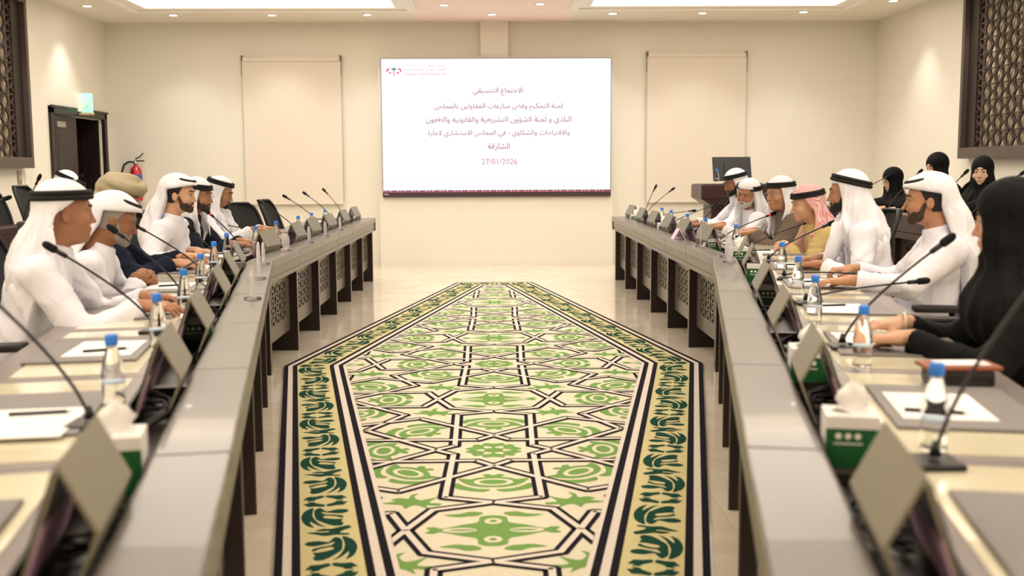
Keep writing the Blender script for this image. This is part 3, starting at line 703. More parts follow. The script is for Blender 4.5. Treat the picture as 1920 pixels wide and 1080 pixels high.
# gooseneck microphones: foot on the desk, head leaning to the seat
M_mic = mat('mic_black', (24, 24, 30), .4); M_foam = mat('mic_foam', (14, 14, 16), .95, bump=.5, bscale=900); M_redring = mat('mic_red_ring', (255, 40, 60), .4, emit=1.5)
def microphone(base, tip, label, lit=False, side=1, group='gooseneck microphones', sag=.22):
    t = thing('gooseneck_microphone', label, 'microphone', tuple(base), 0, group)
    d = Vector(tip)-Vector(base); out = Vector((d.x, d.y, 0)); 
    MB().box(-.045, .045, -.05, .05, 0, .014, .005).build('base', M_mic, t)
    b0 = Vector((0, 0, .02)); c1 = d*.10+Vector((0, 0, .02+max(.03, d.z*sag))); pts = []
    for i in range(15):
        q = i/14; pts.append(b0*(1-q)**2+c1*2*q*(1-q)+d*q*q)
    dr = (pts[-1]-pts[-2]).normalized(); end = pts[-1]
    MB().tube([tuple(p) for p in pts[:-1]]+[tuple(end-dr*.075)], .0042, 7).build('gooseneck', M_mic, t) if False else MB().tube([tuple(p) for p in pts], .0042, 7).build('gooseneck', M_mic, t)
    MB().tube([(0, 0, .02), (0, 0, .05)], [.013, .006], 10).build('neck_collar', M_mic, t)
    MB().tube([tuple(end-dr*.06), tuple(end-dr*.055), tuple(end-dr*.015)], [.006, .009, .0095], 12).build('capsule', M_mic, t)
    MB().tube([tuple(end-dr*.02), tuple(end-dr*.012), tuple(end+dr*.02), tuple(end+dr*.032), tuple(end+dr*.036)], [.009, .0145, .0145, .010, .003], 14).build('foam_cap', M_foam, t)
    if lit: MB().tube([tuple(end-dr*.032), tuple(end-dr*.022)], [.0105, .0105], 14).build('light_ring', M_redring, t)
    return t
MICS_L = [((184, 800), (-70, 512), 0), ((290, 624), (97, 465), 0), ((343, 562), (213, 431), 0), ((387, 525), (254, 423), 0), ((414, 497), (361, 430), 0), ((441, 460), (389, 397), 1), ((486, 443), (411, 419), 0), ((541, 425), (488, 379), 0), ((584, 412), (535, 369), 0), ((612, 404), (572, 363), 0), ((642, 395), (608, 357), 0)]
MICS_R = [((1766, 850), (1985, 470), 0), ((1600, 632), (1774, 452), 0), ((1527, 568), (1728, 527), 0), ((1470, 524), (1640, 515), 0), ((1441, 492), (1558, 419), 0), ((1425, 461), (1522, 415), 0), ((1387, 435), (1449, 401), 1), ((1325, 416), (1370, 363), 0), ((1285, 412), (1341, 384), 0), ((1254, 405), (1300, 395), 0), ((1222, 396), (1261, 355), 0), ((1197, 388), (1229, 351), 0)]
for side, lst in ((-1, MICS_L), (1, MICS_R)):
    for i, (b, t_, lit) in enumerate(lst):
        for st in range(60):                # follow the stem down to the desk
            q_ = 1+st*.02; B_ = at_z(t_[0]+(b[0]-t_[0])*q_, t_[1]+(b[1]-t_[1])*q_, DZ_); sd, k, u, v = which(B_)
            if v <= .37: break
        v = min(max(v, .335), .46); u = min(max(u, .08), .95); B_ = tp(sd, k, u, v, DZ_)
        n = (tp(sd, k, u, v+1, 0)-tp(sd, k, u, v, 0)); r = pix(*t_)
        # tip: on the sight line, in the upright plane through the foot across the desk
        tang = Vector((-n.y, n.x, 0)); s_ = (B_-CAM).dot(tang)/r.dot(tang); T_ = CAM+r*s_
        T_ = Vector(T_); d = T_-B_
        if d.length > .56: T_ = B_+d*(.56/d.length)
        lab = 'black gooseneck microphone, %s from the screen, %s' % (ordinal(len(lst)-1-i), SIDE_NAME[sd])
        if lit: lab = 'black gooseneck microphone with glowing red ring on the '+SIDE_NAME[sd]
        microphone(B_, T_, lab, lit)
# water bottles with blue caps
def clear_material(name, rgb, ior, rough=.0):
    m = bpy.data.materials.new(name); m.use_nodes = True; nt = m.node_tree; b = nt.nodes['Principled BSDF']
    b.inputs['Base Color'].default_value = srgb(*rgb); b.inputs['Transmission Weight'].default_value = 1.0; b.inputs['Roughness'].default_value = rough; b.inputs['IOR'].default_value = ior; return m
M_pet = clear_material('clear_bottle', (250, 252, 253), 1.14, .02); M_capb = mat('blue_cap', (50, 130, 228), .4); M_acr = clear_material('clear_acrylic', (250, 238, 246), 1.3, .03)
M_blab = mat('bottle_band', (196, 214, 230), .4)
bot0 = None
def bottle(p, label):
    global bot0
    if bot0 is None:
        bot0 = thing('water_bottle', label, 'bottle', tuple(p), 0, 'small water bottles with blue caps')
        MB().lathe([(0, .004), (.022, 0), (.0275, .004), (.0285, .012), (.0265, .03), (.0285, .045), (.0285, .058), (.027, .066), (.0285, .074), (.0285, .086), (.0265, .094), (.024, .112), (.0185, .134), (.0135, .150), (.0125, .158), (.0125, .168), (0, .168)], 20).build('bottle', M_pet, bot0)
        MB().lathe([(.0288, .061), (.0288, .067)], 20).build('printed_band', M_blab, bot0)
        MB().lathe([(0, .156), (.0155, .156), (.0160, .160), (.0155, .180), (.0135, .183), (0, .183)], 18).build('cap', M_capb, bot0)
        return bot0
    return dup(bot0, tuple(p), 0, label)
CAPS_L = [(222, 628), (300, 551), (349, 505), (381, 476), (419, 453), (468, 437), (524, 424), (559, 415), (596, 405), (621, 399), (650, 393)]
CAPS_R = [(1757, 682), (1620, 574), (1529, 517), (1497, 481), (1467, 454), (1380, 421), (1323, 409), (1289, 401), (1249, 394), (1228, 390)]
for side, lst in ((-1, CAPS_L), (1, CAPS_R)):
    for i, c_ in enumerate(lst):
        p = at_z(c_[0], c_[1], DZ_+.181); sd, k, u, v = which(p); v = min(max(v, .315), .64); p = tp(sd, k, u, v, DZ_)
        bottle(p, 'clear water bottle with blue cap, %s from the screen, %s' % (ordinal(len(lst)-1-i), SIDE_NAME[sd]))
bottle(Vector((0, 0, -5)), 'x') if False else None
# tissue boxes
M_tgreen = mat('tissue_green', (30, 92, 48), .4); M_twhite = mat('tissue_white', (238, 234, 230), .5)
def tissue_meshes():
    r = {}
    m = MB(); m.box(-.056, .056, -.056, .056, 0, .125, .002); r['carton'] = m.mesh('carton', M_twhite)
    r['green_panel'] = MB().box(-.0562, .0562, -.0572, -.0555, .002, .098).mesh('green_panel', M_tgreen); r['green_panel2'] = MB().box(-.0562, .0562, .0555, .0572, .002, .098).mesh('green_panel', M_tgreen)
    for s_, nm in ((-1, 'printed_icons'), (1, 'printed_icons2')):
        m = MB()
        for i in range(3): disc(m, -.03+.02*i, .082, 0, .0068, s_*.0576, 12)
        m.box(-.04, .02, s_*.0576-.0002, s_*.0576+.0002, .064, .067)
        r[nm] = m.mesh('printed_icons', M_white)
    m = MB(); vs = []; fs = []; n = 16
    for j, (rr, z) in enumerate(((.034, .126), (.022, .135), (.030, .152), (.020, .172), (.004, .188))):
        for i in range(n): a = 2*PI*i/n; q = rr*(1+.45*math.sin(3*a+j)*(.3+j*.15)); vs.append((q*math.cos(a)*1.2, q*math.sin(a)*.6, z+.006*math.sin(2*a+j)))
    for j in range(4):
        for i in range(n): fs.append((j*n+i, j*n+(i+1) % n, (j+1)*n+(i+1) % n, (j+1)*n+i))
    fs.append(tuple(4*n+i for i in range(n))); m.add(vs, fs, True); r['tissue'] = m.mesh('tissue', M_paper); return r
TM = tissue_meshes()
TB_L = [((214, 866), .05), ((372, 622), .2), ((424, 527), .15)]
TB_R = [((1642, 825), -.05), ((1543, 688), .0), ((1452, 556), .1), ((1424, 514), .1), ((1403, 480), .1), ((1344, 462), .1), ((1262, 430), .1), ((1206, 411), .1)]
for side, lst in ((-1, TB_L), (1, TB_R)):
    for i, (c_, a) in enumerate(lst):
        p = at_z(c_[0], c_[1], .747); sd, k, u, v = which(p); v = min(max(v, .222), .228); p = tp(sd, k, u, v, TZ-.075)
        t = thing('tissue_box', 'green and white tissue box, %s from the screen, %s' % (ordinal(len(lst)-1-i), SIDE_NAME[sd]), 'tissue box', tuple(p), edge_frame(sd, k)[1]+a*.3, 'green and white tissue boxes')
        for nm, me in TM.items(): link(nm.rstrip('2'), me, t)
# desk pads, papers, pens
M_pen = mat('pen_dark', (26, 24, 30), .35)
PAPERS = {(-1, 1), (-1, 2), (-1, 3), (-1, 4), (-1, 5), (1, 1), (1, 2), (1, 3), (1, 4), (1, 5), (-1, 6), (1, 6), (1, 7)}
for side in (-1, 1):
    for k in range(11):
        a = edge_frame(side, k)[1]; p = tp(side, k, .5, .515, DZ_)
        m = MB(); m.box(-.17, .17, -.24, .24, 0, .009, .003)
        tag(m.build('desk_pad', M_grey, None, tuple(p), a+rng.normal(0, .015)), 'grey leather desk pad, '+seat_name(side, k), 'desk pad', 'grey leather desk pads')
        if (side, k) in PAPERS:
            q = tp(side, k, .5+.05*rng.normal(), .475, DZ_+.009); an = a+rng.normal(0, .06)
            tag(MB().box(-.105, .105, -.148, .148, 0, .0025).build('paper_sheet', M_paper, None, tuple(q), an), 'white paper sheets on the grey desk pad, '+seat_name(side, k), 'paper', 'paper sheets on the desk pads')
            q = tp(side, k, .46+.06*rng.normal(), .46, DZ_+.0115); q.z += .0045
            t = thing('pen', 'dark pen on white paper, '+seat_name(side, k), 'pen', tuple(q), a+PI/2*0+rng.normal(0, .25), 'dark pens on the paper sheets')
            MB().tube([(-.075, 0, 0), (.055, 0, 0)], .0045, 8).build('barrel', M_pen, t); MB().tube([(.055, 0, 0), (.068, 0, 0)], [.0045, .0008], 8).build('nib', M_chrome, t)
# clear acrylic table stands on the aisle ledge
def stand(p, rz, label, h=.17):
    t = thing('acrylic_stand', label, 'table stand', tuple(p), rz, 'clear acrylic stands on the aisle ledge')
    MB().lathe([(0, 0), (.038, 0), (.04, .003), (.038, .009), (0, .010)], 24).build('base', M_acr, t)
    m = MB(); pr = [(.030*math.cos(q), .010+h/2+h/2*math.sin(q)) for q in np.linspace(0, 2*PI, 28, endpoint=False)]
    m.prism(pr, 'y', -.004, .004, True); m.build('oval_plate', mat('pale_pink_acrylic', (252, 248, 251), .15, trans=.7, ior=1.12), t); return t
ST_L = [(475, 561), (493, 523), (496, 496), (536, 471), (583, 455), (617, 443), (646, 432)]
HS = {-1: [.12, .19, .13, .12, .12, .12, .12], 1: [.15, .17, .19]}
ST_R = [(1367, 492), (1361, 482), (1334, 462)]
for side, lst in ((-1, ST_L), (1, ST_R)):
    for i, c_ in enumerate(lst):
        p = at_z(c_[0], c_[1], TZ); sd, k, u, v = which(p); v = min(max(v, .05), .11); p = tp(sd, k, u, v, TZ)
        stand(p, edge_frame(sd, k)[1]+(.55 if (side, i) in ((-1, 3), (1, 0)) else 1.38), 'clear oval acrylic stand, %s from the screen, %s' % (ordinal(len(lst)-1-i), SIDE_NAME[sd]), HS[side][i])
p = at_z(1280, 448, TZ); sd, k, u, v = which(p); p = tp(sd, k, u, .09, TZ)
t = thing('name_tent', "folded white and pale pink name tent on the aisle ledge of the lectern side table", 'name card', tuple(p), 0)
m = MB(); m.prism([(-.05, 0), (-.002, .085), (.002, .085), (.05, 0), (.045, 0), (0, .078), (-.045, 0)], 'y', -.075, .075); m.build('card', mat('pale_pink_card', (240, 214, 232), .6), t)
MB().add([(-.0425, -.06, .014), (-.0425, .06, .014), (-.012, .06, .068), (-.012, -.06, .068)], [(0, 1, 2, 3)]).build('white_face', M_paper, t) if False else None
# black case with brown folder by the woman's hands, phones
p = tp(1, 1, .83, .60, DZ_)
t = thing('black_case', 'flat black case lying under a brown leather folder near the woman in black', 'case', tuple(p), edge_frame(1, 1)[1]+.1)
MB().box(-.085, .085, -.05, .05, 0, .045, .012).build('shell', M_black, t)
p.z = DZ_+.0455
t = thing('leather_folder', 'small brown leather folder with a white card on top of the black case', 'folder', tuple(p), edge_frame(1, 1)[1]+.15)
MB().box(-.10, .10, -.055, .055, 0, .012, .004).build('cover', mat('brown_leather', (150, 84, 60), .5, bump=.1, bscale=200), t); MB().box(-.06, .075, -.035, .04, .012, .0145, .001).build('card', M_paper, t)
# ------------------------------------------------------------------ second rows behind the seats, on low platforms
M_row = mat('row_laminate', (92, 78, 74), .35, noise=.1, nscale=9, stretch=(2, 10, 10))
def row_desk(side, y0, L, label):
    s = side; t = thing('rear_desk', label, 'desk', (side*3.38, y0, .15), 0, 'dark desk units of the rear rows')
    def B(m, u0, u1, v0, v1, z0, z1, bev=0): m.box(min(s*v0, s*v1), max(s*v0, s*v1), u0, u1, z0, z1, bev); return m
    mm = M_row if side > 0 else M_red
    B(MB(), .003, L-.003, 0, .17, .76, .80, .005).build('ledge', mm, t); B(MB(), .003, L-.003, .17, .6, .72, .745, .004).build('writing_top', mm, t)
    m = MB(); B(m, .003, L-.003, .005, .03, .66, .76); B(m, .003, L-.003, .01, .03, .60, .655); m.build('fascia', mm, t)
    B(MB(), 0, .045, .04, .55, 0, .72).build('leg_panel', M_dark, t)
    m = MB(); B(m, .045, L, .09, .11, .08, .22); B(m, .045, L, .09, .11, .56, .66); B(m, .045, .14, .09, .11, .22, .56); B(m, L-.1, L, .09, .11, .22, .56); f = m.build('front_panel', mm, t)
    m = MB(); lattice(m, .14, L-.1, .22, .56, lambda u, z, q: (s*(.093+q), u, z), 9, 4, .0085, .014); m.build('lattice', mm, f)
    return t
for side in (-1, 1):
    for i in range(7):
        y0 = 5.1+i*.98
        row_desk(side, y0, .98, 'dark rear row desk unit, %s from the far wall, %s' % (ordinal(6-i), SIDE_NAME[side]))
for side, ys_ in ((-1, (7.3, 8.8, 10.42)), (1, (9.0, 10.6))):
    for i, y in enumerate(ys_):
        t = thing('desk_monitor', 'folded olive grey monitor on the rear desk, %s from the far wall, %s' % (ordinal(len(ys_)-1-i), SIDE_NAME[side]), 'monitor', (side*3.40, y, .20), 0, 'folded monitors on the rear desks')
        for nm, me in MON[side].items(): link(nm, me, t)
REAR_MICS = [(-1, 8.35, (73, 334), 'in front of the switches by the dark door'), (-1, 9.0, (151, 333), 'in front of the dark double door'), (-1, 10.6, (212, 331), 'under the fire extinguisher hose'), (-1, 6.9, (12, 372), 'at the edge beside an empty chair'),
             (1, 11.2, (1672, 326), 'before the woman with glasses'), (1, 8.9, (1811, 323), 'before the woman facing the aisle'), (1, 9.9, (1725, 322), 'before the woman looking down at the middle'), (1, 8.2, (1917, 325), 'nearest the carved panel')]
for side, y, tpx, lab in REAR_MICS:
    T_ = at_y(tpx[0], tpx[1], y+.05); base = Vector((side*3.66, y, .895))
    d = Vector(T_)-base
    if d.length > .62: d *= .62/d.length
    microphone(base, base+d, 'black gooseneck microphone on the rear desk '+lab, group='rear row microphones')
# lectern with a tilted monitor
t = thing('lectern', 'dark mahogany lectern standing before the far wall', 'lectern', (2.9, 13.0, 0), 0)
m = MB(); m.prism([(-.30, 0), (.30, 0), (.30, .90), (-.30, .90)], 'y', -.24, .24); m.build('pedestal', M_red, t)
m = MB(); m.prism([(-.44, .98), (-.32, .90), (.32, .90), (.44, .98)], 'y', -.32, .30); m.build('neck_moulding', M_red, t)
MB().box(-.44, .44, -.34, .32, .98, 1.14, .008).build('top_box', M_red, t); MB().box(-.42, .42, -.32, .30, 1.14, 1.148).build('writing_surface', M_dark, t)
MB().box(-.34, .34, -.26, .26, 0, .06, .005).build('plinth', M_dark, t)
t = thing('lectern_monitor', 'black monitor tilted back on top of the lectern', 'monitor', (2.92, 13.05, 1.148), 0)
m = MB(); m.xf = Matrix.Rotation(-.35, 4, 'X'); m.box(-.235, .235, -.012, .018, .04, .345, .006); m.build('housing', M_black, t)
m = MB(); m.xf = Matrix.Rotation(-.35, 4, 'X'); m.box(-.1, .1, -.03, -.012, .1, .26, .006); m.build('rear_box', M_black, t)
MB().box(-.1, .1, -.08, .1, 0, .012, .004).tube([(0, 0, .01), (0, .0, .12)], .02, 10).build('stand', M_black, t)
bottle(Vector((2.68, 12.85, 1.148)), 'clear water bottle standing on the lectern beside the black monitor')
# ------------------------------------------------------------------ office chairs
M_mesh = mat('chair_mesh', (40, 40, 41), .85, bump=.3, bscale=700); M_fab = mat('chair_seat_fabric', (26, 26, 28), .9, bump=.2, bscale=500)
def chair_parts():
    r = {}
    def shell(y0, y1, z0, z1, th, off, nu=14, nv=14, rad=.12, bow=.06, lean=.16):
        vs = []; fs = []
        for side in (0, 1):
            for j in range(nv+1):
                for i in range(nu+1):
                    a = -1+2*i/nu; b = j/nv; w = 1.0
                    hw = (y1-y0)/2*(.88+.12*math.sin(PI*min(1, b*1.15))); 
                    e = max(0, (b-.82)/.18); hw *= math.sqrt(max(0.02, 1-(e*.75)**2))
                    x = -.235-lean*b*b-.02*math.sin(b*PI)+bow*a*a+off-side*th
                    vs.append((x, a*hw, z0+(z1-z0)*b))
        n = (nu+1)*(nv+1)
        for j in range(nv):
            for i in range(nu):
                q = j*(nu+1)+i; fs.append((q, q+1, q+nu+2, q+nu+1)); fs.append((n+q, n+q+nu+1, n+q+nu+2, n+q+1))
        rim = [i for i in range(nu+1)]+[(j*(nu+1)+nu) for j in range(1, nv+1)]+[nv*(nu+1)+i for i in range(nu-1, -1, -1)]+[j*(nu+1) for j in range(nv-1, 0, -1)]
        for q in range(len(rim)): a, b = rim[q], rim[(q+1) % len(rim)]; fs.append((a, n+a, n+b, b))
        m = MB(); m.add(vs, fs, True); return m, rim, vs
    m, rim, vs = shell(-.235, .235, .55, 1.04, .014, 0.0); r['backrest'] = m.mesh('backrest', M_mesh)
    f = MB(); f.tube([vs[i] for i in rim], .014, 8, closed=True); r['back_frame'] = f.mesh('back_frame', M_black)
    r['seat'] = MB().box(-.22, .26, -.24, .24, .42, .49, .03).mesh('seat', M_fab)
    r['column'] = MB().tube([(0, 0, .09), (0, 0, .42)], .025, 12).box(-.1, .1, -.1, .1, .395, .42).mesh('column', M_black)
    r['back_support'] = MB().tube([(-.05, 0, .41), (-.26, 0, .43), (-.29, 0, .60), (-.30, 0, .75)], .018, 8).mesh('back_support', M_black)
    b = MB()
    for i in range(5):
        a = 2*PI*i/5; b.tube([(0, 0, .10), (.16*math.cos(a), .16*math.sin(a), .085), (.30*math.cos(a), .30*math.sin(a), .065)], [.03, .022, .015], 8)
    r['star_base'] = b.mesh('star_base', M_black)
    for s in (1, -1):
        m = MB(); m.tube([(-.02, s*.22, .44), (-.02, s*.29, .46), (-.03, s*.295, .60), (-.03, s*.29, .655)], .015, 8); m.box(-.15, .15, s*.29-.04, s*.29+.04, .65, .682, .012); r['armrest%d' % s] = m.mesh('armrest', M_black)
    for i in range(5):
        a = 2*PI*i/5; m = MB(); x, y = .30*math.cos(a), .30*math.sin(a); m.tube([(x-.012*math.sin(a), y+.012*math.cos(a), .028), (x+.012*math.sin(a), y-.012*math.cos(a), .028)], .028, 12); m.tube([(x, y, .03), (x, y, .068)], .008, 6); r['caster%d' % i] = m.mesh('caster', M_black)
    return r
CP = chair_parts()
def chair(x, y, yaw, label, z=0.0, group='black office chairs'):
    t = thing('office_chair', label, 'chair', (x, y, z), yaw, group)
    for nm, me in CP.items(): link(nm.rstrip('-0123456789'), me, t)
    return t
# ------------------------------------------------------------------ people: smooth implicit shapes turned into meshes
def A3(*p): return np.array(p, dtype=np.float32)
def length(v): return np.sqrt((v*v).sum(-1))
def sphere(P, c, r): return length(P-A3(*c))-r
def ellip(P, c, r):
    q = (P-A3(*c))/A3(*r); k = length(q); k2 = length(q/A3(*r)); return k*(k-1)/np.maximum(k2, 1e-6)
def caps(P, a, b, ra, rb=None):
    a = np.asarray(a, np.float32); b = np.asarray(b, np.float32); rb = ra if rb is None else rb
    ab = b-a; t = np.clip(((P-a) @ ab)/max(float(ab @ ab), 1e-9), 0, 1)
    return length(P-a-t[..., None]*ab)-(ra+(rb-ra)*t)
def rbox(P, c, h, r):
    q = np.abs(P-A3(*c))-(A3(*h)-r); return length(np.maximum(q, 0))+np.minimum(q.max(-1), 0)-r
def su(a, b, k):
    h = np.clip(.5+.5*(b-a)/k, 0, 1); return b+(a-b)*h-k*h*(1-h)
def ss(a, b, k): return -su(-a, b, k)           # a minus b, smooth
def si(a, b, k): return -su(-a, -b, k)
def nets(f, lo, hi, h):
    lo = np.asarray(lo, float); n = np.maximum(2, np.ceil((np.asarray(hi)-lo)/h).astype(int)+1)
    ax = [lo[i]+h*np.arange(n[i]) for i in range(3)]
    V = np.empty(tuple(n), np.float32)
    for i0 in range(0, n[0], 24):
        g = np.stack(np.meshgrid(ax[0][i0:i0+24], ax[1], ax[2], indexing='ij'), -1).astype(np.float32)
        V[i0:i0+24] = f(g)
    V[0] = V[-1] = 1; V[:, 0] = V[:, -1] = 1; V[:, :, 0] = V[:, :, -1] = 1
    ins = V < 0; m = tuple(n-1)
    cnt = np.zeros(m, np.int8); acc = np.zeros(m+(3,), np.float32); num = np.zeros(m, np.float32)
    cor = [(i, j, k) for i in (0, 1) for j in (0, 1) for k in (0, 1)]
    sl = lambda c: tuple(slice(c[i], c[i]+m[i]) for i in range(3))
    for a in cor:
        for d in range(3):
            if a[d]: continue
            b = list(a); b[d] = 1; b = tuple(b)
            va, vb = V[sl(a)], V[sl(b)]; x = (va < 0) != (vb < 0)
            t = np.where(x, va/np.where(x, va-vb, 1), 0)
            for q in range(3): acc[..., q] += np.where(x, a[q]+(t if q == d else 0), 0)
            num += x
    act = num > 0; idx = -np.ones(m, np.int64); w = np.argwhere(act); idx[act] = np.arange(len(w))
    verts = (w+acc[act]/num[act][:, None])*h+lo
    faces = []
    for d in range(3):
        e = [slice(None)]*3; e2 = [slice(None)]*3; e[d] = slice(0, -1); e2[d] = slice(1, None)
        i0, i1 = ins[tuple(e)], ins[tuple(e2)]; x = i0 != i1
        o1, o2 = [q for q in range(3) if q != d]
        sel = np.argwhere(x); sel = sel[(sel[:, o1] > 0) & (sel[:, o2] > 0) & (sel[:, o1] < m[o1]) & (sel[:, o2] < m[o2])]
        fl = i0[tuple(sel.T)]
        def at(p, q):
            s2 = sel.copy(); s2[:, o1] -= p; s2[:, o2] -= q; return idx[tuple(s2.T)]
        F = np.stack([at(1, 1), at(0, 1), at(0, 0), at(1, 0)], 1)
        flip = fl if d != 1 else ~fl
        F[~flip] = F[~flip][:, ::-1]; faces.append(F)
    F = np.concatenate(faces); return verts, F[(F >= 0).all(1)]
def np_mesh(name, V, F, mats, mi=None):
    me = bpy.data.meshes.new(name); nf = len(F)
    me.vertices.add(len(V)); me.vertices.foreach_set('co', np.asarray(V, np.float32).ravel())
    me.loops.add(nf*4); me.loops.foreach_set('vertex_index', np.asarray(F, np.int32).ravel())
    me.polygons.add(nf); me.polygons.foreach_set('loop_start', np.arange(nf, dtype=np.int32)*4)
    me.polygons.foreach_set('use_smooth', np.ones(nf, bool))
    for m in (mats if isinstance(mats, (list, tuple)) else [mats]): me.materials.append(m)
    if mi is not None: me.polygons.foreach_set('material_index', mi)
    me.update(calc_edges=True); me.validate(); return me
def Rz(a): c, s = math.cos(a), math.sin(a); return np.array([[c, -s, 0], [s, c, 0], [0, 0, 1.]])
def Ry(a): c, s = math.cos(a), math.sin(a); return np.array([[c, 0, s], [0, 1, 0], [-s, 0, c]])
def Rx(a): c, s = math.cos(a), math.sin(a); return np.array([[1, 0, 0], [0, c, -s], [0, s, c]])
# --- head (x forward, y left, z up, origin between the ears at eye height)
def head_sdf(P, o):
    Q = P.copy(); Q[..., 1] = np.abs(Q[..., 1]); fat = o.get('fat', 0.0); nose = o.get('nose', 1.0)
    d = ellip(P, (-.012, 0, .030), (.098, .077, .094))
    d = su(d, ellip(P, (.034, 0, -.020), (.056, .062+fat*.4, .082)), .03)
    d = su(d, ellip(P, (.022, 0, -.072), (.056, .053+fat, .042)), .03)
    d = su(d, sphere(P, (.070, 0, -.098), .019), .022)
    d = su(d, ellip(Q, (.052, .040+fat*.5, -.036), (.030, .026, .028)), .02)
    d = su(d, caps(Q, (.086, 0, .024), (.070, .046, .022), .010, .009), .014)
    d = ss(d, sphere(Q, (.098, .031, .000), .0165), .012)
    d = su(d, sphere(Q, (.0735, .031, .000), .0135), .005)
    d = su(d, caps(Q, (.0832, .019, .0082), (.0778, .044, .0070), .0040), .003)
    d = su(d, caps(Q, (.0815, .020, -.0092), (.0765, .043, -.0086), .0030), .003)
    d = su(d, caps(P, (.086, 0, .012), (.087+.0185*nose, 0, -.035), .0068, .0082), .010)
    d = su(d, sphere(P, (.090+.0165*nose, 0, -.0375), .0086), .007)
    d = su(d, sphere(Q, (.0935, .0108, -.0415), .0072), .006)
    d = su(d, ellip(P, (.074, 0, -.068), (.021, .030, .018)), .012)
    d = su(d, caps(Q, (.0945, 0, -.0635), (.082, .022, -.0675), .0048, .0030), .004)
    d = su(d, caps(Q, (.0925, 0, -.0740), (.082, .020, -.0705), .0056, .0034), .004)
    d = su(d, caps(P, (-.030, 0, -.05), (-.055, 0, -.16), .052+fat*.6, .056+fat*.6), .035)
    if fat > .004: d = su(d, ellip(P, (.030, 0, -.108), (.045, .045, .022)), .03)
    if o.get('ears', True):
        e = ellip(Q, (-.008, .079, -.012), (.019, .0085, .031)); e = ss(e, ellip(Q, (-.003, .089, -.008), (.009, .006, .016)), .004)
        d = su(d, e, .006)
    return d
def beard_sdf(P, o):
    b = o['beard']; d = head_sdf(P, dict(o, ears=False)); t = b.get('t', .005)
    x, y, z = P[..., 0], np.abs(P[..., 1]), P[..., 2]
    top = np.interp(x, (.0, .012, .045, .085, .12), (.012, .004, -.046, -.062, -.060)).astype(np.float32)-.004*np.sin(x*160)
    low = np.interp(x, (.0, .03, .075, .11), (-.060, -.100, -.128, -.125)).astype(np.float32)
    reg = np.maximum(np.maximum(z-top, low-z), .006-x+np.clip(-z-.02, 0, .05)*.25)
    if b.get('goatee'): reg = np.maximum(reg, np.maximum(y-.030, .045-x))
    mouth = ellip(P, (.098, 0, -.069), (.022, .022, .0085)); reg = np.maximum(reg, -mouth)
    m = np.maximum(np.maximum(np.abs(z+.0560+.10*np.maximum(y-.008, 0))-.0068, y-.030), .078-x)
    if not b.get('no_moustache'): reg = su(reg, m, .003)
    n = .0009*np.sin(P[..., 0]*900+P[..., 1]*500)*np.sin(P[..., 2]*700+P[..., 1]*800)
    thick = .0008+t*np.clip(-reg/.014, 0, 1)
    return np.maximum(d-thick+n, reg)
def hand_sdf(P, s, curl=.5, spread=.06, thumb=.3):
    Q = P.copy(); Q[..., 1] *= s
    d = rbox(Q, (.048, .000, 0), (.046, .040, .0145), .013)
    d = su(d, ellip(Q, (.034, .026, -.006), (.032, .018, .016)), .012)
    d = su(d, caps(Q, (-.035, 0, .001), (.012, 0, 0), .0265, .0255), .02)
    for i, (y0, ln, r) in enumerate(((.0295, .076, .0088), (.0095, .084, .0092), (-.0105, .078, .0088), (-.0295, .060, .0078))):
        p = np.array((.088-.004*abs(i-1), y0, .002)); a = -.05; yaw = spread*(1.2-i); c = curl*(1+.09*i); g = None
        for l, w, rr in ((.46, .62, 1.0), (.31, 1.0, .92), (.23, .7, .80)):
            a += c*w; q = p+ln*l*np.array((math.cos(a)*math.cos(yaw), math.cos(a)*math.sin(yaw), -math.sin(a)))
            e = caps(Q, p, q, r*rr*1.02, r*rr*.92); g = e if g is None else su(g, e, .003); p = q
        d = np.minimum(su(d, g, .0045), su(d, g, .0045))
    p0, p1, p2 = (.018, .034, -.006), (.050, .058-thumb*.03, -.012-thumb*.02), (.080, .064-thumb*.06, -.016-thumb*.04)
    d = su(d, caps(Q, p0, p1, .0135, .0108), .010); d = su(d, caps(Q, p1, p2, .0106, .0082), .003)
    return d
def wob(P, ph):     # cloth unevenness
    x, y, z = P[..., 0], P[..., 1], P[..., 2]
    return (np.sin(x*19+2.2*np.sin(z*11+ph)+ph)*np.sin(y*15+z*9+ph*1.7)+.6*np.sin(z*34+x*22+2*np.sin(y*17+ph))*np.sin(y*25-x*14+ph))
def solve_elbow(S, Wp, hint, l1=.30, l2=.27):
    S, Wp = np.array(S), np.array(Wp); v = Wp-S; d = np.linalg.norm(v); k = max(1.0, d/(l1+l2)*1.01); l1 *= k; l2 *= k
    a = (l1*l1-l2*l2+d*d)/(2*d); h = math.sqrt(max(l1*l1-a*a, 0)); n = v/d
    u = np.array(hint)-n*np.dot(hint, n); u /= np.linalg.norm(u); return S+n*a+u*h
EYE_M = [mat('eye_white', (196, 184, 172), .25), mat('iris_dark', (38, 24, 18), .1)]
def to_obj(name, sdf, lo, hi, h, mats, parent, xf=None):
    V, F = nets(sdf, lo, hi, h)
    if xf is not None: V = xf(V)
    return link(name, np_mesh(name, V, F, mats), parent)
def skin_material(name, rgb):
    return mat(name, rgb, .48, noise=.07, nscale=30, bump=.06, bscale=260, spec=.35)
def cloth_material(name, rgb, rough=.85):
    m = mat(name, rgb, rough, spec=.2, bump=.35, bscale=13, stretch=(1, 1, .55))
    for n in m.node_tree.nodes:
        if n.type == 'TEX_NOISE': n.inputs['Distortion'].default_value = 1.1; n.inputs['Detail'].default_value = 2
        if n.type == 'BUMP': n.inputs['Distance'].default_value = .03
    return m
M_kan = cloth_material('white_cotton', (234, 233, 242)); M_ghu = cloth_material('white_headcloth', (237, 236, 243))
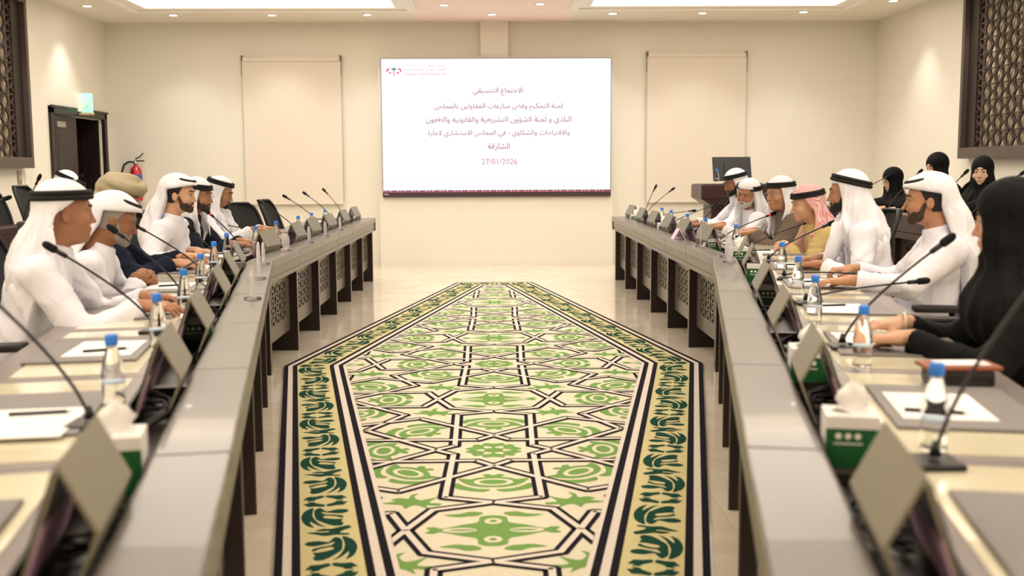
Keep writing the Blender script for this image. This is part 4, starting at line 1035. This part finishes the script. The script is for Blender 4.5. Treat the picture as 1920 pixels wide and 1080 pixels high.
M_agal = mat('black_cord', (14, 13, 14), .75, bump=.4, bscale=300)
M_abaya = cloth_material('black_abaya', (12, 12, 13), .8); M_hijab = cloth_material('black_hijab', (15, 15, 16), .75)
M_hair = mat('black_hair', (24, 19, 17), .6, bump=.4, bscale=260); M_greyb = mat('grey_beard', (150, 142, 134), .8, bump=.5, bscale=300, noise=.35, nscale=180); M_whiteb = mat('white_beard', (205, 200, 194), .8, bump=.5, bscale=300)
M_stub = mat('short_stubble', (74, 52, 42), .7, noise=.55, nscale=420, bump=.3, bscale=500)
M_lip = mat('lips', (150, 92, 80), .45)
def check_material():
    m = bpy.data.materials.new('red_white_check'); m.use_nodes = True; nt = m.node_tree; b = nt.nodes['Principled BSDF']; b.inputs['Roughness'].default_value = .85
    tc = nt.nodes.new('ShaderNodeTexCoord'); w = []
    for ax, rot in (('a', (0.3, .2, .78)), ('b', (.3, .2, -.78))):
        mp = nt.nodes.new('ShaderNodeMapping'); mp.inputs['Rotation'].default_value = rot; nt.links.new(tc.outputs['Object'], mp.inputs[0])
        v = nt.nodes.new('ShaderNodeTexChecker'); v.inputs['Scale'].default_value = 210; v.inputs['Color1'].default_value = srgb(200, 30, 52); v.inputs['Color2'].default_value = srgb(244, 236, 236)
        nt.links.new(mp.outputs[0], v.inputs['Vector']); w.append(v); break
    nt.links.new(w[0].outputs['Color'], b.inputs['Base Color']); return m
M_check = check_material()
def robe_neck(P): return P
def person(label, root, yaw, head, hyaw, pitch, hands, skin, robe=M_kan, scarf='drape', scarf_mat=M_ghu, floor=0.0, voxel=.0045, hopt=None, agal=0.0, agal_z=.085, hair=None, glasses=None, sleeve=1.0, big=1.0, group=None, seed=0, bisht=None, brows=M_hair, tail='back', lean_y=0.0, roll=0.0):
    """root: floor point under the hips, yaw: where the chest faces, head: centre of the head, hyaw/pitch: where it looks; world radians"""
    hopt = dict(hopt or {}); hopt.setdefault('ears', scarf != 'hijab'); rnd = np.random.default_rng(seed+11); ph = seed*1.37
    Rb = Rz(yaw); R0 = np.array((root[0], root[1], floor)); loc = lambda p: Rb.T @ (np.asarray(p, float)-R0)
    H = loc(head); Rh = Rz(hyaw-yaw) @ Ry(pitch) @ Rx(roll); Rs = Rz((hyaw-yaw)*.75)
    toH = lambda P: (P-H.astype(np.float32)) @ Rh.astype(np.float32)
    toS = lambda P: (P-H.astype(np.float32)) @ Rs.astype(np.float32)
    fromH = lambda V: V @ Rh.T+H
    nb = H+Rh @ np.array((-.045, 0, -.11)); nb = np.array((nb[0]-.012, nb[1], nb[2]-.075))     # base of the neck
    hip = np.array((0, 0, .53)); up = nb-hip
    chest = hip+up*.68+np.array((-.01, 0, 0)); belly = hip+up*.3+np.array((.02, 0, 0))
    sw = .185*big; Sh = {s: nb+np.array((-.015, s*sw, -.055)) for s in (1, -1)}
    arms = {}
    for s, hd in zip((1, -1), hands):     # s=1 left arm
        Wp = loc(hd['p']); hint = np.array(hd.get('hint', (-.5, s*.75, -.8)))
        arms[s] = (Sh[s], solve_elbow(Sh[s], Wp, hint), Wp, hd)
    def torso(P, g=0.0):
        def tall(a, b, ra, rb, k=1.42):
            Q = P.copy(); Q[..., 1] /= k; return caps(Q, (a[0], a[1]/k, a[2]), (b[0], b[1]/k, b[2]), ra+g, rb+g)
        d = tall(hip, belly, .138*big, .135*big, 1.3); d = su(d, tall(belly, chest, .135*big, .122*big), .05)
        d = su(d, tall(chest, nb+np.array((-.01, 0, -.09)), .120*big, .075), .04)
        return d
    def robe_f(P):
        d = torso(P)
        for s in (1, -1):
            S0, E, Wp, hd = arms[s]
            d = su(d, caps(P, nb+np.array((-.01, s*.045, -.03)), S0, .058, .072), .035)
            arm = caps(P, S0, E, .070*sleeve, .062*sleeve)
            fe = E+(Wp-E)*hd.get('cuff', .86)
            arm = su(arm, caps(P, E, fe, .060*sleeve, .052*sleeve*hd.get('wide', 1.0)), .03)
            t = np.clip(((P-E.astype(np.float32)) @ (Wp-E).astype(np.float32))/float((Wp-E) @ (Wp-E)), 0, 1)
            arm = arm+.0075*np.abs(np.sin(t*12+ph+2.5*np.sin(P[..., 2]*26+P[..., 1]*17)))**.6*np.clip(t*8, 0, 1)*np.clip((.80-t)*7, 0, 1)-.002
            pl = (P-fe.astype(np.float32)) @ ((Wp-E)/np.linalg.norm(Wp-E)).astype(np.float32)
            arm = si(arm, pl-.004, .006)                                   # clean cuff
            arm = ss(arm, caps(P, E+(fe-E)*.80, E+(fe-E)*1.4, .030, .044*sleeve*hd.get('wide', 1.0)), .004)
            d = su(d, arm, .03)
            K0 = np.array((.43, s*.12, .53)); d = su(d, caps(P, (0.02, s*.09, .53), K0, .092, .082), .05)
            d = su(d, caps(P, K0, (.44, s*.12, .12), .082, .095), .04)
        calm = np.ones(P.shape[:-1], np.float32)
        for s in (1, -1): calm = np.minimum(calm, np.clip((length(P-arms[s][2].astype(np.float32))-.10)*9, .0, 1))
        d = d-.0050*wob(P, ph)*calm
        x, y, z = P[..., 0], P[..., 1], P[..., 2]
        d = d+.0085*np.abs(np.sin(z*19+9*x+2.6*np.sin(y*11+ph)+1.5*np.sin(x*13-z*7)+ph))**.5*np.clip((1.02-z)*4, .25, 1)*calm-.005*calm
        neck = caps(P, nb, nb+(H-nb)*.6, .057+hopt.get('fat', 0)*.6)
        col = caps(P, nb+np.array((0, 0, -.05)), nb+(H-nb)*.26, .074+hopt.get('fat', 0)*.6, .065+hopt.get('fat', 0)*.6)
        pn = ((P-nb.astype(np.float32)) @ ((H-nb)/np.linalg.norm(H-nb)).astype(np.float32)); col = si(col, pn-.058, .006)
        d = su(d, col, .014)
        return d
    # body: head, hands, trunk and arms as one surface
    vs, fs, o_ = [], [], 0
    def addm(V, F):
        nonlocal o_
        vs.append(V); fs.append(F+o_); o_ += len(V)
    V, F = nets(lambda P: head_sdf(P, hopt), (-.15, -.12, -.25), (.15, .12, .15), .0040 if voxel < .004 else .005); addm(fromH(V), F)
    hand_xf = {}
    for s in (1, -1):
        S0, E, Wp, hd = arms[s]
        hx = Rz(hd.get('yaw', yaw)-yaw) @ Ry(hd.get('pitch', .05)) @ Rx(s*-hd.get('roll', 0.0))
        V, F = nets(lambda P: hand_sdf(P, -s, hd.get('curl', .35), hd.get('spread', .05), hd.get('thumb', .3)), (-.15, -.095, -.12), (.20, .095, .05), .0034 if voxel < .004 else .0045); addm(V @ hx.T+Wp, F)
        hand_xf[s] = (hx, Wp)
    lo = np.minimum(np.minimum(arms[1][2], arms[-1][2]), (-.22, -.36, .02))-.12; hi = np.maximum(np.maximum(arms[1][2], arms[-1][2]), (.55, .36, nb[2]))+.12
    lo = np.minimum(lo, np.minimum(arms[1][1], arms[-1][1])-.1); hi = np.maximum(hi, np.maximum(arms[1][1], arms[-1][1])+.1); lo[2] = .0
    def inner(P):
        d = torso(P, -.03)
        d = su(d, caps(P, nb+np.array((-.02, 0, -.06)), nb+(H-nb)*.5, .046, .044), .02)
        for s in (1, -1):
            S0, E, Wp, hd = arms[s]; d = su(d, caps(P, S0, E, .040, .034), .02); d = su(d, caps(P, E, Wp, .034, .0255), .02)
            d = su(d, caps(P, nb+np.array((-.01, 0, -.05)), S0, .04), .03)
            K0 = np.array((.43, s*.12, .53)); d = su(d, caps(P, (.02, s*.09, .53), K0, .065, .052), .03); d = su(d, caps(P, K0, (.44, s*.12, .10), .048, .036), .02); d = su(d, caps(P, (.42, s*.12, .04), (.60, s*.13, .035), .038, .032), .02)
        return d
    V, F = nets(inner, lo, hi, .014); addm(V, F)
    tmp = link('tmp_body', np_mesh('body', np.concatenate(vs), np.concatenate(fs), skin))
    md = tmp.modifiers.new('r', 'REMESH'); md.mode = 'VOXEL'; md.voxel_size = voxel; md.use_smooth_shade = True
    bpy.context.view_layer.update(); me = bpy.data.meshes.new_from_object(tmp.evaluated_get(bpy.context.evaluated_depsgraph_get())); bpy.data.objects.remove(tmp)
    me.materials.clear(); me.materials.append(skin); me.name = 'person'
    root_o = link('person', me, None, tuple(R0), yaw); tag(root_o, label, 'person', group)
    to_obj('robe' if scarf != 'hijab' else 'abaya', robe_f, lo, hi, .0095 if voxel < .004 else .011, robe, root_o)
    # facial parts
    ey = MB()
    for s in (1, -1):
        e = MB(); c = np.array((.0742, s*.031, -.0002)); e.ball((0, 0, 0), .0128, 16, 12)
        look = Vector((1, 0, hopt.get('look', -.05))).normalized()
        for i, f in enumerate(e.f):
            cc = sum((Vector(e.v[j]) for j in f), Vector())/len(f)
            if cc.normalized().dot(look) > .83: e.m[i] = 1
        e.v = [tuple(Rh @ (np.array(p)+c)+H) for p in e.v]; e.build('eye', EYE_M, root_o)
        b = MB(); b.tube([tuple(Rh @ np.array(p)+H) for p in ((.0955, s*.013, .0235), (.0935, s*.026, .0290), (.0845, s*.042, .0290), (.0740, s*.053, .0225))], [.0028, .0040, .0036, .0015], 8); b.build('eyebrow', brows, root_o)
        b = MB(); b.tube([tuple(Rh @ np.array(p)+H) for p in ((.0862, s*.0175, .0016), (.0885, s*.025, .0058), (.0868, s*.034, .0062), (.0795, s*.0445, .0014))], [.0006, .0013, .0014, .0007], 6); b.build('eyelashes', M_hair, root_o)
    l_ = MB()
    for zz, xx, r in ((-.0645, .0942, .0031), (-.0735, .0932, .0038)):
        l_.tube([tuple(Rh @ np.array(p)+H) for p in ((xx-.0125, -.0255, -.0688), (xx-.0015, -.010, zz-.0004), (xx, 0, zz), (xx-.0015, .010, zz-.0004), (xx-.0125, .0255, -.0688))], [.001, r, r*.95, r, .001], 8)
    l_.build('lips', hopt.get('lipmat', M_lip), root_o)
    if hopt.get('beard'):
        to_obj('beard', lambda P: beard_sdf(P, hopt), (-.03, -.10, -.15), (.13, .10, .03), .0036, hopt['beard'].get('mat', M_hair), root_o, fromH)
    if hair is not None:
        def hf(P):
            d = head_sdf(P, dict(hopt, ears=False))-.006; x, z = P[..., 0], P[..., 2]
            reg = np.maximum(x-.018-np.clip((z-.01)*.5, -.012, .03), -(z+.055)+np.clip((x+.02)*2.2, 0, .055)); return si(d+.001*np.sin(P[..., 1]*700)*np.sin(P[..., 2]*600), reg, .006)
        to_obj('hair', hf, (-.13, -.10, -.10), (.10, .10, .15), .0045, hair, root_o, fromH)
    if glasses:
        g = MB()
        for s in (1, -1):
            g.tube([tuple(Rh @ np.array((.101-.004*abs(math.cos(t)), s*(.033+.023*math.cos(t)), -.004+.017*math.sin(t)))+H) for t in np.linspace(0, 2*PI, 20, endpoint=False)], .0014, 6, closed=True)
            g.tube([tuple(Rh @ np.array(p)+H) for p in ((.098, s*.056, .002), (.04, s*.074, .004), (-.01, s*.079, .0))], .0014, 6)
        g.tube([tuple(Rh @ np.array(p)+H) for p in ((.101, -.010, -.001), (.105, 0, .002), (.101, .010, -.001))], .0014, 6)
        g.build('glasses', glasses, root_o)
    # head cloth
    def folds(S, amp, n=11):
        th = np.arctan2(S[..., 1], S[..., 0]+.03); a = np.clip((.06-S[..., 2])/.20, 0.0, 1)*amp; w = th*n+ph+5*S[..., 2]+1.3*np.sin(S[..., 2]*14+th*2)
        return a*(1.3-2.2*np.abs(np.sin(w*.5))**.7+.45*np.sin(th*n*2.3+ph*2-6*S[..., 2]))
    def scarf_f(P):
        h = toH(P); S = toS(P); hs = h.copy(); hs[..., 1] = np.abs(hs[..., 1]); Sy = S.copy(); Sy[..., 1] /= 1.12
        if scarf == 'drape':
            d = ellip(h, (-.014, 0, .040), (.112, .092, hopt.get('top', .100)))
            dr = caps(Sy, (-.022, 0, .03), (-.045, 0, -.13), .098, .118); dr = su(dr, caps(Sy, (-.045, 0, -.13), (-.085, 0, -.26), .118, .150), .05)
            if tail: 
                dr = su(dr, ellip(S, (-.150, 0, -.36), (.055, .19, .24)), .06)
            if tail == 'chest':
                for q in (1, -1): dr = su(dr, caps(S, (.02, q*.13, -.20), (.10, q*.13, -.42), .05, .035), .05)
            if tail in (-1, 1):
                dr = su(dr, caps(S, (.0, tail*.13, -.16), (.07, tail*.15, -.46), .055, .04), .05)
            d = su(d, dr, .035)-folds(S, hopt.get('fold', .0120))
            ro = math.hypot(.15-hopt.get('open', .03), .08); op = caps(h, (.150, 0, -.005), (.150-hopt.get('low', .01), 0, -.10), ro, ro+.004+hopt.get('low', .01)*.6); lw = hopt.get('low', .01)-.01; op = su(op, caps(S, (.135-lw, 0, -.14), (.18-lw*1.6, 0, -.55), .118+lw*.5, .125+lw*.8), .03)
            op = np.maximum(op, h[..., 2]-.058)
            d = ss(d, op, .008)
            d = ss(d, caps(S, (.01, 0, -.10), (-.01, 0, -.30), .068, .10), .01)
        elif scarf == 'thrown':
            d = ellip(h, (-.010, 0, .048), (.116, .094, .096)); d = su(d, ellip(h, (.045, 0, .062), (.068, .078, .034)), .03)
            dr = caps(Sy, (-.055, 0, .04), (-.120, 0, -.10), .080, .085); dr = su(dr, caps(Sy, (-.120, 0, -.10), (-.165, 0, -.28), .085, .125), .04)
            dr = su(dr, ellip(S, (-.19, 0, -.40), (.05, .17, .22)), .06)
            d = su(d, dr, .05)-folds(S, .0105, 9)-.003*np.sin(h[..., 2]*60+h[..., 0]*35+3*h[..., 1])*np.clip((h[..., 0]+.06)*20, 0, 1)*(h[..., 2] > .02)
            cut = np.maximum(h[..., 2]-(.036+np.clip((h[..., 0]+.05)*.20, -.05, .03)), -(h[..., 0]+.060)-np.clip(-(h[..., 2]+.03)*.35, 0, .08))
            d = ss(d, cut, .012)
        elif scarf == 'turban':
            d = ellip(h, (-.012, 0, .070), (.122, .108, .088))
            for i, (tz, tl) in enumerate(((.045, .30), (.060, -.25), (.075, .10), (.095, -.35), (.10, .25))):
                q = h @ Ry(tl*.6).astype(np.float32) @ Rx(tl).astype(np.float32); rr = np.sqrt(q[..., 0]**2/1.25+q[..., 1]**2)
                tor = np.sqrt((rr-.086)**2+((q[..., 2]-tz)*.8)**2)-.027; d = su(d, tor, .008)
            d = su(d, ellip(h, (-.115, .02, -.02), (.035, .06, .10)), .03)-.0016*np.sin(h[..., 2]*120+h[..., 0]*40)
            d = si(d, (.034+np.clip(h[..., 0]+.03, -.2, 0)*1.3-h[..., 2]), .01)
        else:               # hijab
            d = ellip(h, (-.012, 0, .036), (.112, .092, .108)); d = su(d, ellip(h, (.015, 0, -.06), (.082, .078, .085)), .04)
            d = su(d, caps(Sy, (-.02, 0, -.10), (-.03, 0, -.24), .086, .145), .06); d = su(d, ellip(S, (-.03, 0, -.30), (.16, .21, .14)), .05)-folds(S, .0075, 9)
            d = ss(d, ellip(h, (.118, 0, -.028), (.085, .056, .080)), .006)
        return d
    smin = H+np.array((-.36, -.34, -.62)); smax = H+np.array((.26, .34, .20))
    if scarf == 'turban': smin[2] = H[2]-.14
    if scarf == 'hijab': smin[2] = H[2]-.48
    hc = to_obj({'drape': 'headscarf', 'thrown': 'headscarf', 'turban': 'turban', 'hijab': 'headscarf'}[scarf], scarf_f, smin, smax, .0075 if voxel < .004 else .0085, scarf_mat, root_o)
    if scarf == 'turban':
        bnd = MB(); 
        bnd.tube([tuple(Rh @ np.array((.118*math.cos(t)-.012, .100*math.sin(t), .046))+H) for t in np.linspace(-1.9, 1.9, 30)], .011, 8); bnd.build('turban_band', mat('turban_pattern', (120, 116, 110), .8, noise=.9, nscale=160), root_o)
    if scarf in ('drape', 'thrown'):
        tl = agal; ring = []
        nn = 44
        Th = Ry(tl)
        for i in range(nn):
            t = 2*PI*i/nn; dl = Th @ np.array((math.cos(t), math.sin(t), 0)); c0 = np.array((-.014, 0, agal_z))
            if scarf == 'thrown': r_ = .067+.003*math.cos(t); c0 = np.array((.030, 0, agal_z+.002)); ring.append(c0+dl*r_); continue
            rr = np.linspace(.17, .04, 80); pts = np.array([c0+dl*r for r in rr]); w = (pts @ Rh.T+H).astype(np.float32)
            v = scarf_f(w); k = int(np.argmax(v < 0)); ring.append(pts[k]+dl*.004)
        ring = np.array(ring); ring = (ring+np.roll(ring, 1, 0)+np.roll(ring, -1, 0))/3
        nrm = Th @ np.array((0, 0, 1.0))
        for j in (0, 1):
            a_ = MB(); off = nrm*(.019*j-.004)
            rg = np.array([p*np.array((1-.0*j, 1, 1))+off-(p-np.array((-.014, 0, p[2])))*.035*j for p in ring])
            a_.tube([tuple(p) for p in (rg @ Rh.T+H)], .0115, 10, closed=True); a_.build('agal_ring', M_agal, root_o)
    return root_o
# ------------------------------------------------------------------ the people at the tables
SK = {k: skin_material('skin_'+k, v) for k, v in dict(tan=(172, 122, 92), light=(206, 160, 130), mid=(186, 138, 106), brown=(150, 102, 74), deep=(138, 92, 68), fair=(222, 180, 156)).items()}
def yaw_in(side, k): return (ANG if k < 6 else 0.0) if side < 0 else (PI-ANG if k < 6 else PI)
def seat_at(side, k, v, dv=0.0, u=.5): p = tp(side, k, u+dv, v, 0); return (p.x, p.y)
def HP(px, py, y): p = at_y(px, py, y); return tuple(p)
def W3(px, py, z, y=None): p = at_z(px, py, z) if y is None else at_y(px, py, y); return tuple(p)
M_navy = cloth_material('navy_wool', (22, 28, 46)); M_ink = cloth_material('ink_blue_robe', (24, 34, 48)); M_brownr = cloth_material('grey_brown_robe', (112, 98, 86)); M_camel = cloth_material('camel_robe', (198, 174, 118)); M_beige = cloth_material('beige_turban_cloth', (172, 160, 134)); M_wire = mat('wire_glasses', (190, 180, 165), .25, metal=.9); M_darkwire = mat('dark_glasses', (30, 28, 28), .3)
D = math.radians
PEOPLE = []
def clasp(c, face, ang=52):
    out = []
    for s_ in (-1, 1):
        y = D(face+s_*ang); out.append(dict(p=(c[0]-.082*math.cos(y), c[1]-.082*math.sin(y), c[2]), yaw=y, curl=.80, roll=.95, thumb=.6, spread=.09))
    return out
def short(l): return ' '.join(l.replace(',', '').split()[:11])
def sit(side, k, v, label, head, hyaw, pitch, hands, skin, floor=0.0, u=.5, cv=None, chair_label=None, **kw):
    x, y = seat_at(side, k, v, u=u); yw = yaw_in(side, k)
    o = person(label, (x, y), yw, head, hyaw, pitch, hands, skin, floor=floor, seed=len(PEOPLE), **kw); PEOPLE.append(o)
    cx_, cy_ = seat_at(side, k, v+.03, u=u)
    chair(cx_, cy_, yw, chair_label or ('black office chair under the '+short(label)), z=floor)
    return o
D = math.radians
# ----- table on the extinguisher's side, from the camera towards the screen (facing +x; left hand is the far one)
sit(-1, 3, 1.00, 'man in white headscarf with thick black cord, nearest the camera on the extinguisher side', HP(124, 397, 4.38), D(27), D(2),
    [dict(p=W3(284, 557, .795), yaw=D(-8), curl=.45, roll=.3), dict(p=W3(272, 574, .795), yaw=D(8), curl=.45, roll=.2)], SK['tan'], voxel=.0036, agal=D(-3), agal_z=.062, tail='back', hopt=dict(fat=.006, top=.088, open=.015, low=.06), chair_label='black office chair under the man closest to the camera beside the grey beard')
sit(-1, 4, .98, 'bowed man with grey beard and thrown back white headscarf, hands clasped', HP(216, 412, 5.36), D(16), D(17),
    clasp(W3(286, 517, .805), 10.6), SK['brown'], scarf='thrown', hair=M_greyb, brows=M_greyb, voxel=.0036, agal=D(8), hopt=dict(beard=dict(mat=M_greyb, t=.007), nose=1.15))
sit(-1, 5, .98, 'man in beige turban, glasses and navy cloak behind the grey bearded man', HP(226, 374, 6.3), D(20), D(10),
    [dict(p=W3(345, 485, .80), yaw=D(-10), curl=.6, roll=.7), dict(p=W3(330, 494, .80), yaw=D(10), curl=.6, roll=.4)], SK['mid'], scarf='turban', scarf_mat=M_beige, robe=M_navy, glasses=M_wire, sleeve=1.2, hopt=dict(beard=dict(mat=M_greyb, t=.006)), brows=M_greyb, voxel=.0036)
sit(-1, 6, .97, 'young bearded man in white robe with head cloth thrown back showing his ear', HP(337, 365, 7.25), D(-2), D(3),
    [dict(p=W3(366, 470, .80), yaw=D(-5), curl=.5), dict(p=W3(345, 481, .80), yaw=D(18), curl=.6, roll=.3)], SK['light'], scarf='thrown', hair=M_hair, voxel=.0036, agal=D(10), hopt=dict(beard=dict(t=.0035, mat=M_stub)))
sit(-1, 7, .98, 'man with glasses in ink blue cloak and white headscarf', HP(372, 367, 8.05), D(-6), D(5),
    [dict(p=(-1.92, 8.2, .80), yaw=0, curl=.5), dict(p=(-1.92, 7.9, .80), yaw=.2, curl=.5)], SK['tan'], robe=M_ink, glasses=M_wire, sleeve=1.2, voxel=.004, agal=D(4), agal_z=.066, hopt=dict(beard=dict(t=.003, mat=M_stub)), u=.3)
sit(-1, 8, 1.0, 'bowed man in white with goatee and draped headscarf next to an empty chair', HP(413, 362, 8.95), D(2), D(15),
    [dict(p=HP(494, 428, 9.05), yaw=D(-5), curl=.4), dict(p=HP(478, 431, 8.75), yaw=D(5), curl=.4)], SK['tan'], voxel=.004, agal=D(2), agal_z=.082, tail='chest', hopt=dict(beard=dict(t=.004, goatee=True)), u=.3)
# ----- table on the lectern's side (facing -x; left hand is the near one)
sit(1, 2, 1.02, 'woman in black abaya and headscarf turned away, closest on the lectern side', HP(1893, 414, 3.42), D(152), D(4),
    [dict(p=W3(1693, 634, .80), yaw=D(172), curl=.45, roll=-.1, wide=.8, cuff=.9), dict(p=W3(1688, 606, .80), yaw=D(186), curl=.5, wide=.8, cuff=.9)], SK['light'], robe=M_abaya, scarf='hijab', scarf_mat=M_hijab, voxel=.0036, chair_label='black office chair under the woman closest to the camera')
_w = PEOPLE[-1]; _q = _w.matrix_basis.inverted() @ Vector(W3(1688, 606, .80)); _m = MB()
_m.tube([tuple(_q+Vector((-.012, .034*math.cos(t), .004+.032*math.sin(t)))) for t in np.linspace(0, 2*PI, 24, endpoint=False)], .0042, 8, closed=True); _m.build('bangle', mat('pale_bangle', (235, 225, 200), .3), _w)
sit(1, 4, 1.04, 'young thin bearded man, white head cloth swept back behind his ear, beside the woman', HP(1738, 376, 5.32), D(164), D(2),
    [dict(p=W3(1592, 526, .795), yaw=D(172), curl=.25), dict(p=W3(1594, 505, .80), yaw=D(182), curl=.9)], SK['mid'], scarf='thrown', hair=M_hair, voxel=.0036, agal=D(10), hopt=dict(beard=dict(t=.0025, mat=M_stub), nose=1.35))
sit(1, 5, .98, 'black bearded man in white with slanted black cord and long pleated headscarf', HP(1588, 362, 6.28), D(160), D(2),
    [dict(p=W3(1536, 496, .795, 6.1), yaw=D(170), curl=.6, roll=-.3), dict(p=W3(1530, 484, .80, 6.45), yaw=D(190), curl=.6)], SK['tan'], voxel=.0036, agal=D(-15), agal_z=.068, tail='chest', hopt=dict(beard=dict(t=.008)), u=.4)
sit(1, 6, .98, 'old man in red and white checked headscarf and camel cloak with clasped hands', HP(1512, 383, 7.4), D(182), D(8),
    clasp(W3(1457, 461, 0, 7.4), 180), SK['light'], scarf_mat=M_check, robe=M_camel, sleeve=1.2, brows=M_greyb, voxel=.0036, agal=D(2), agal_z=.066, hopt=dict(nose=1.25, fat=.004, open=.02, low=.035))
sit(1, 7, .98, 'man with wire glasses in grey brown cloak and white headscarf', HP(1461, 363, 8.4), D(202), D(4),
    [dict(p=HP(1410, 436, 8.3), yaw=D(175), curl=.5), dict(p=HP(1408, 432, 8.6), yaw=D(190), curl=.5)], SK['mid'], robe=M_brownr, sleeve=1.2, glasses=M_wire, voxel=.004, agal=D(0), agal_z=.066, hopt=dict(fat=.008), brows=M_greyb)
sit(1, 8, .97, 'white bearded man turning his face to the camera', HP(1402, 364, 9.4), D(226), D(8),
    [dict(p=HP(1352, 425, 9.2), yaw=D(180), curl=.5), dict(p=HP(1350, 421, 9.6), yaw=D(190), curl=.5)], SK['tan'], voxel=.004, agal=D(4), agal_z=.062, hopt=dict(beard=dict(mat=M_whiteb, t=.006), nose=1.15), brows=M_greyb, roll=-.15)
sit(1, 9, .97, 'man in white looking down, in front of the lectern', HP(1378, 343, 10.4), D(188), D(14),
    [dict(p=(1.98, 10.2, .80), yaw=D(175), curl=.5), dict(p=(1.98, 10.55, .80), yaw=D(190), curl=.5)], SK['brown'], voxel=.004, agal=D(0), agal_z=.066, hopt=dict(beard=dict(t=.003), nose=1.2))
# ----- rear rows
def rear(side, label, head, hyaw, pitch, skin, **kw):
    x = side*4.28; y = head[1]; yw = 0.0 if side < 0 else PI
    hands = [dict(p=(side*3.78, y+(.14 if side < 0 else -.14), .935), yaw=yw, curl=.5), dict(p=(side*3.78, y+(-.14 if side < 0 else .14), .935), yaw=yw, curl=.5)]
    o = person(label, (x, y), yw, head, hyaw, pitch, hands, skin, floor=.15, seed=len(PEOPLE), voxel=.0045, **kw); PEOPLE.append(o)
    chair(x+side*.03, y, yw, 'black office chair under the '+short(label), z=.15); return o
rear(-1, 'man in white headscarf bowed before the dark double door in the rear row', HP(126, 346, 10.6), D(20), D(18), SK['brown'], agal=D(8), agal_z=.062)
for px_, py_, y_, hy, pt, lab, gl in ((1674, 338, 11.35, 188, 14, 'bowed woman in black with glasses in the rear row', M_darkwire), (1757, 313, 10.25, 192, 10, 'woman in black headscarf right behind the young man in the rear row', None), (1842, 322, 9.3, 232, 3, 'woman in black facing the aisle under the carved panel', None)):
    rear(1, lab, HP(px_, py_, y_), D(hy), D(pt), SK['fair'], robe=M_abaya, scarf='hijab', scarf_mat=M_hijab, glasses=gl, hopt=dict(nose=.9, lipmat=mat('rose_lips', (178, 92, 92), .4)))
# empty chairs
for x, y, a, z, lab in ((-2.08, 9.5, -40, 0, 'empty black mesh office chair turned to the camera beside the man with goatee'), (-1.93, 10.6, -4, 0, 'empty black office chair side on in front of the pale blind'),
                        (-1.73, 3.35, 10, 0, 'empty black office chair closest to the camera on the extinguisher side'), (1.86, 4.36, 170, 0, 'empty black office chair between the woman in black and the young man'), (2.25, 11.4, 180, 0, 'empty black office chair last on the lectern side before the screen'),
                        (-4.3, 9.65, -15, .15, 'empty black office chair in the rear row beside the bowed man'), (-4.2, 8.75, 10, .15, 'empty black office chair in the rear row under the carved panel by the switches'), (-4.2, 11.7, 0, .15, 'empty black office chair in the rear row closest to the far wall by the door')):
    chair(x, y, D(a), lab, z)
# a phone in the hands of the man in the turban, a tablet before his neighbour
p = Vector(W3(352, 497, .815)); t = thing('phone', 'black phone held by the man in the beige turban', 'phone', tuple(p), .3); m = MB(); m.xf = Matrix.Rotation(-.5, 4, 'Y'); m.box(-.07, .07, -.035, .035, -.004, .004, .003); m.build('body', M_blackg, t)
bpy.context.view_layer.update()
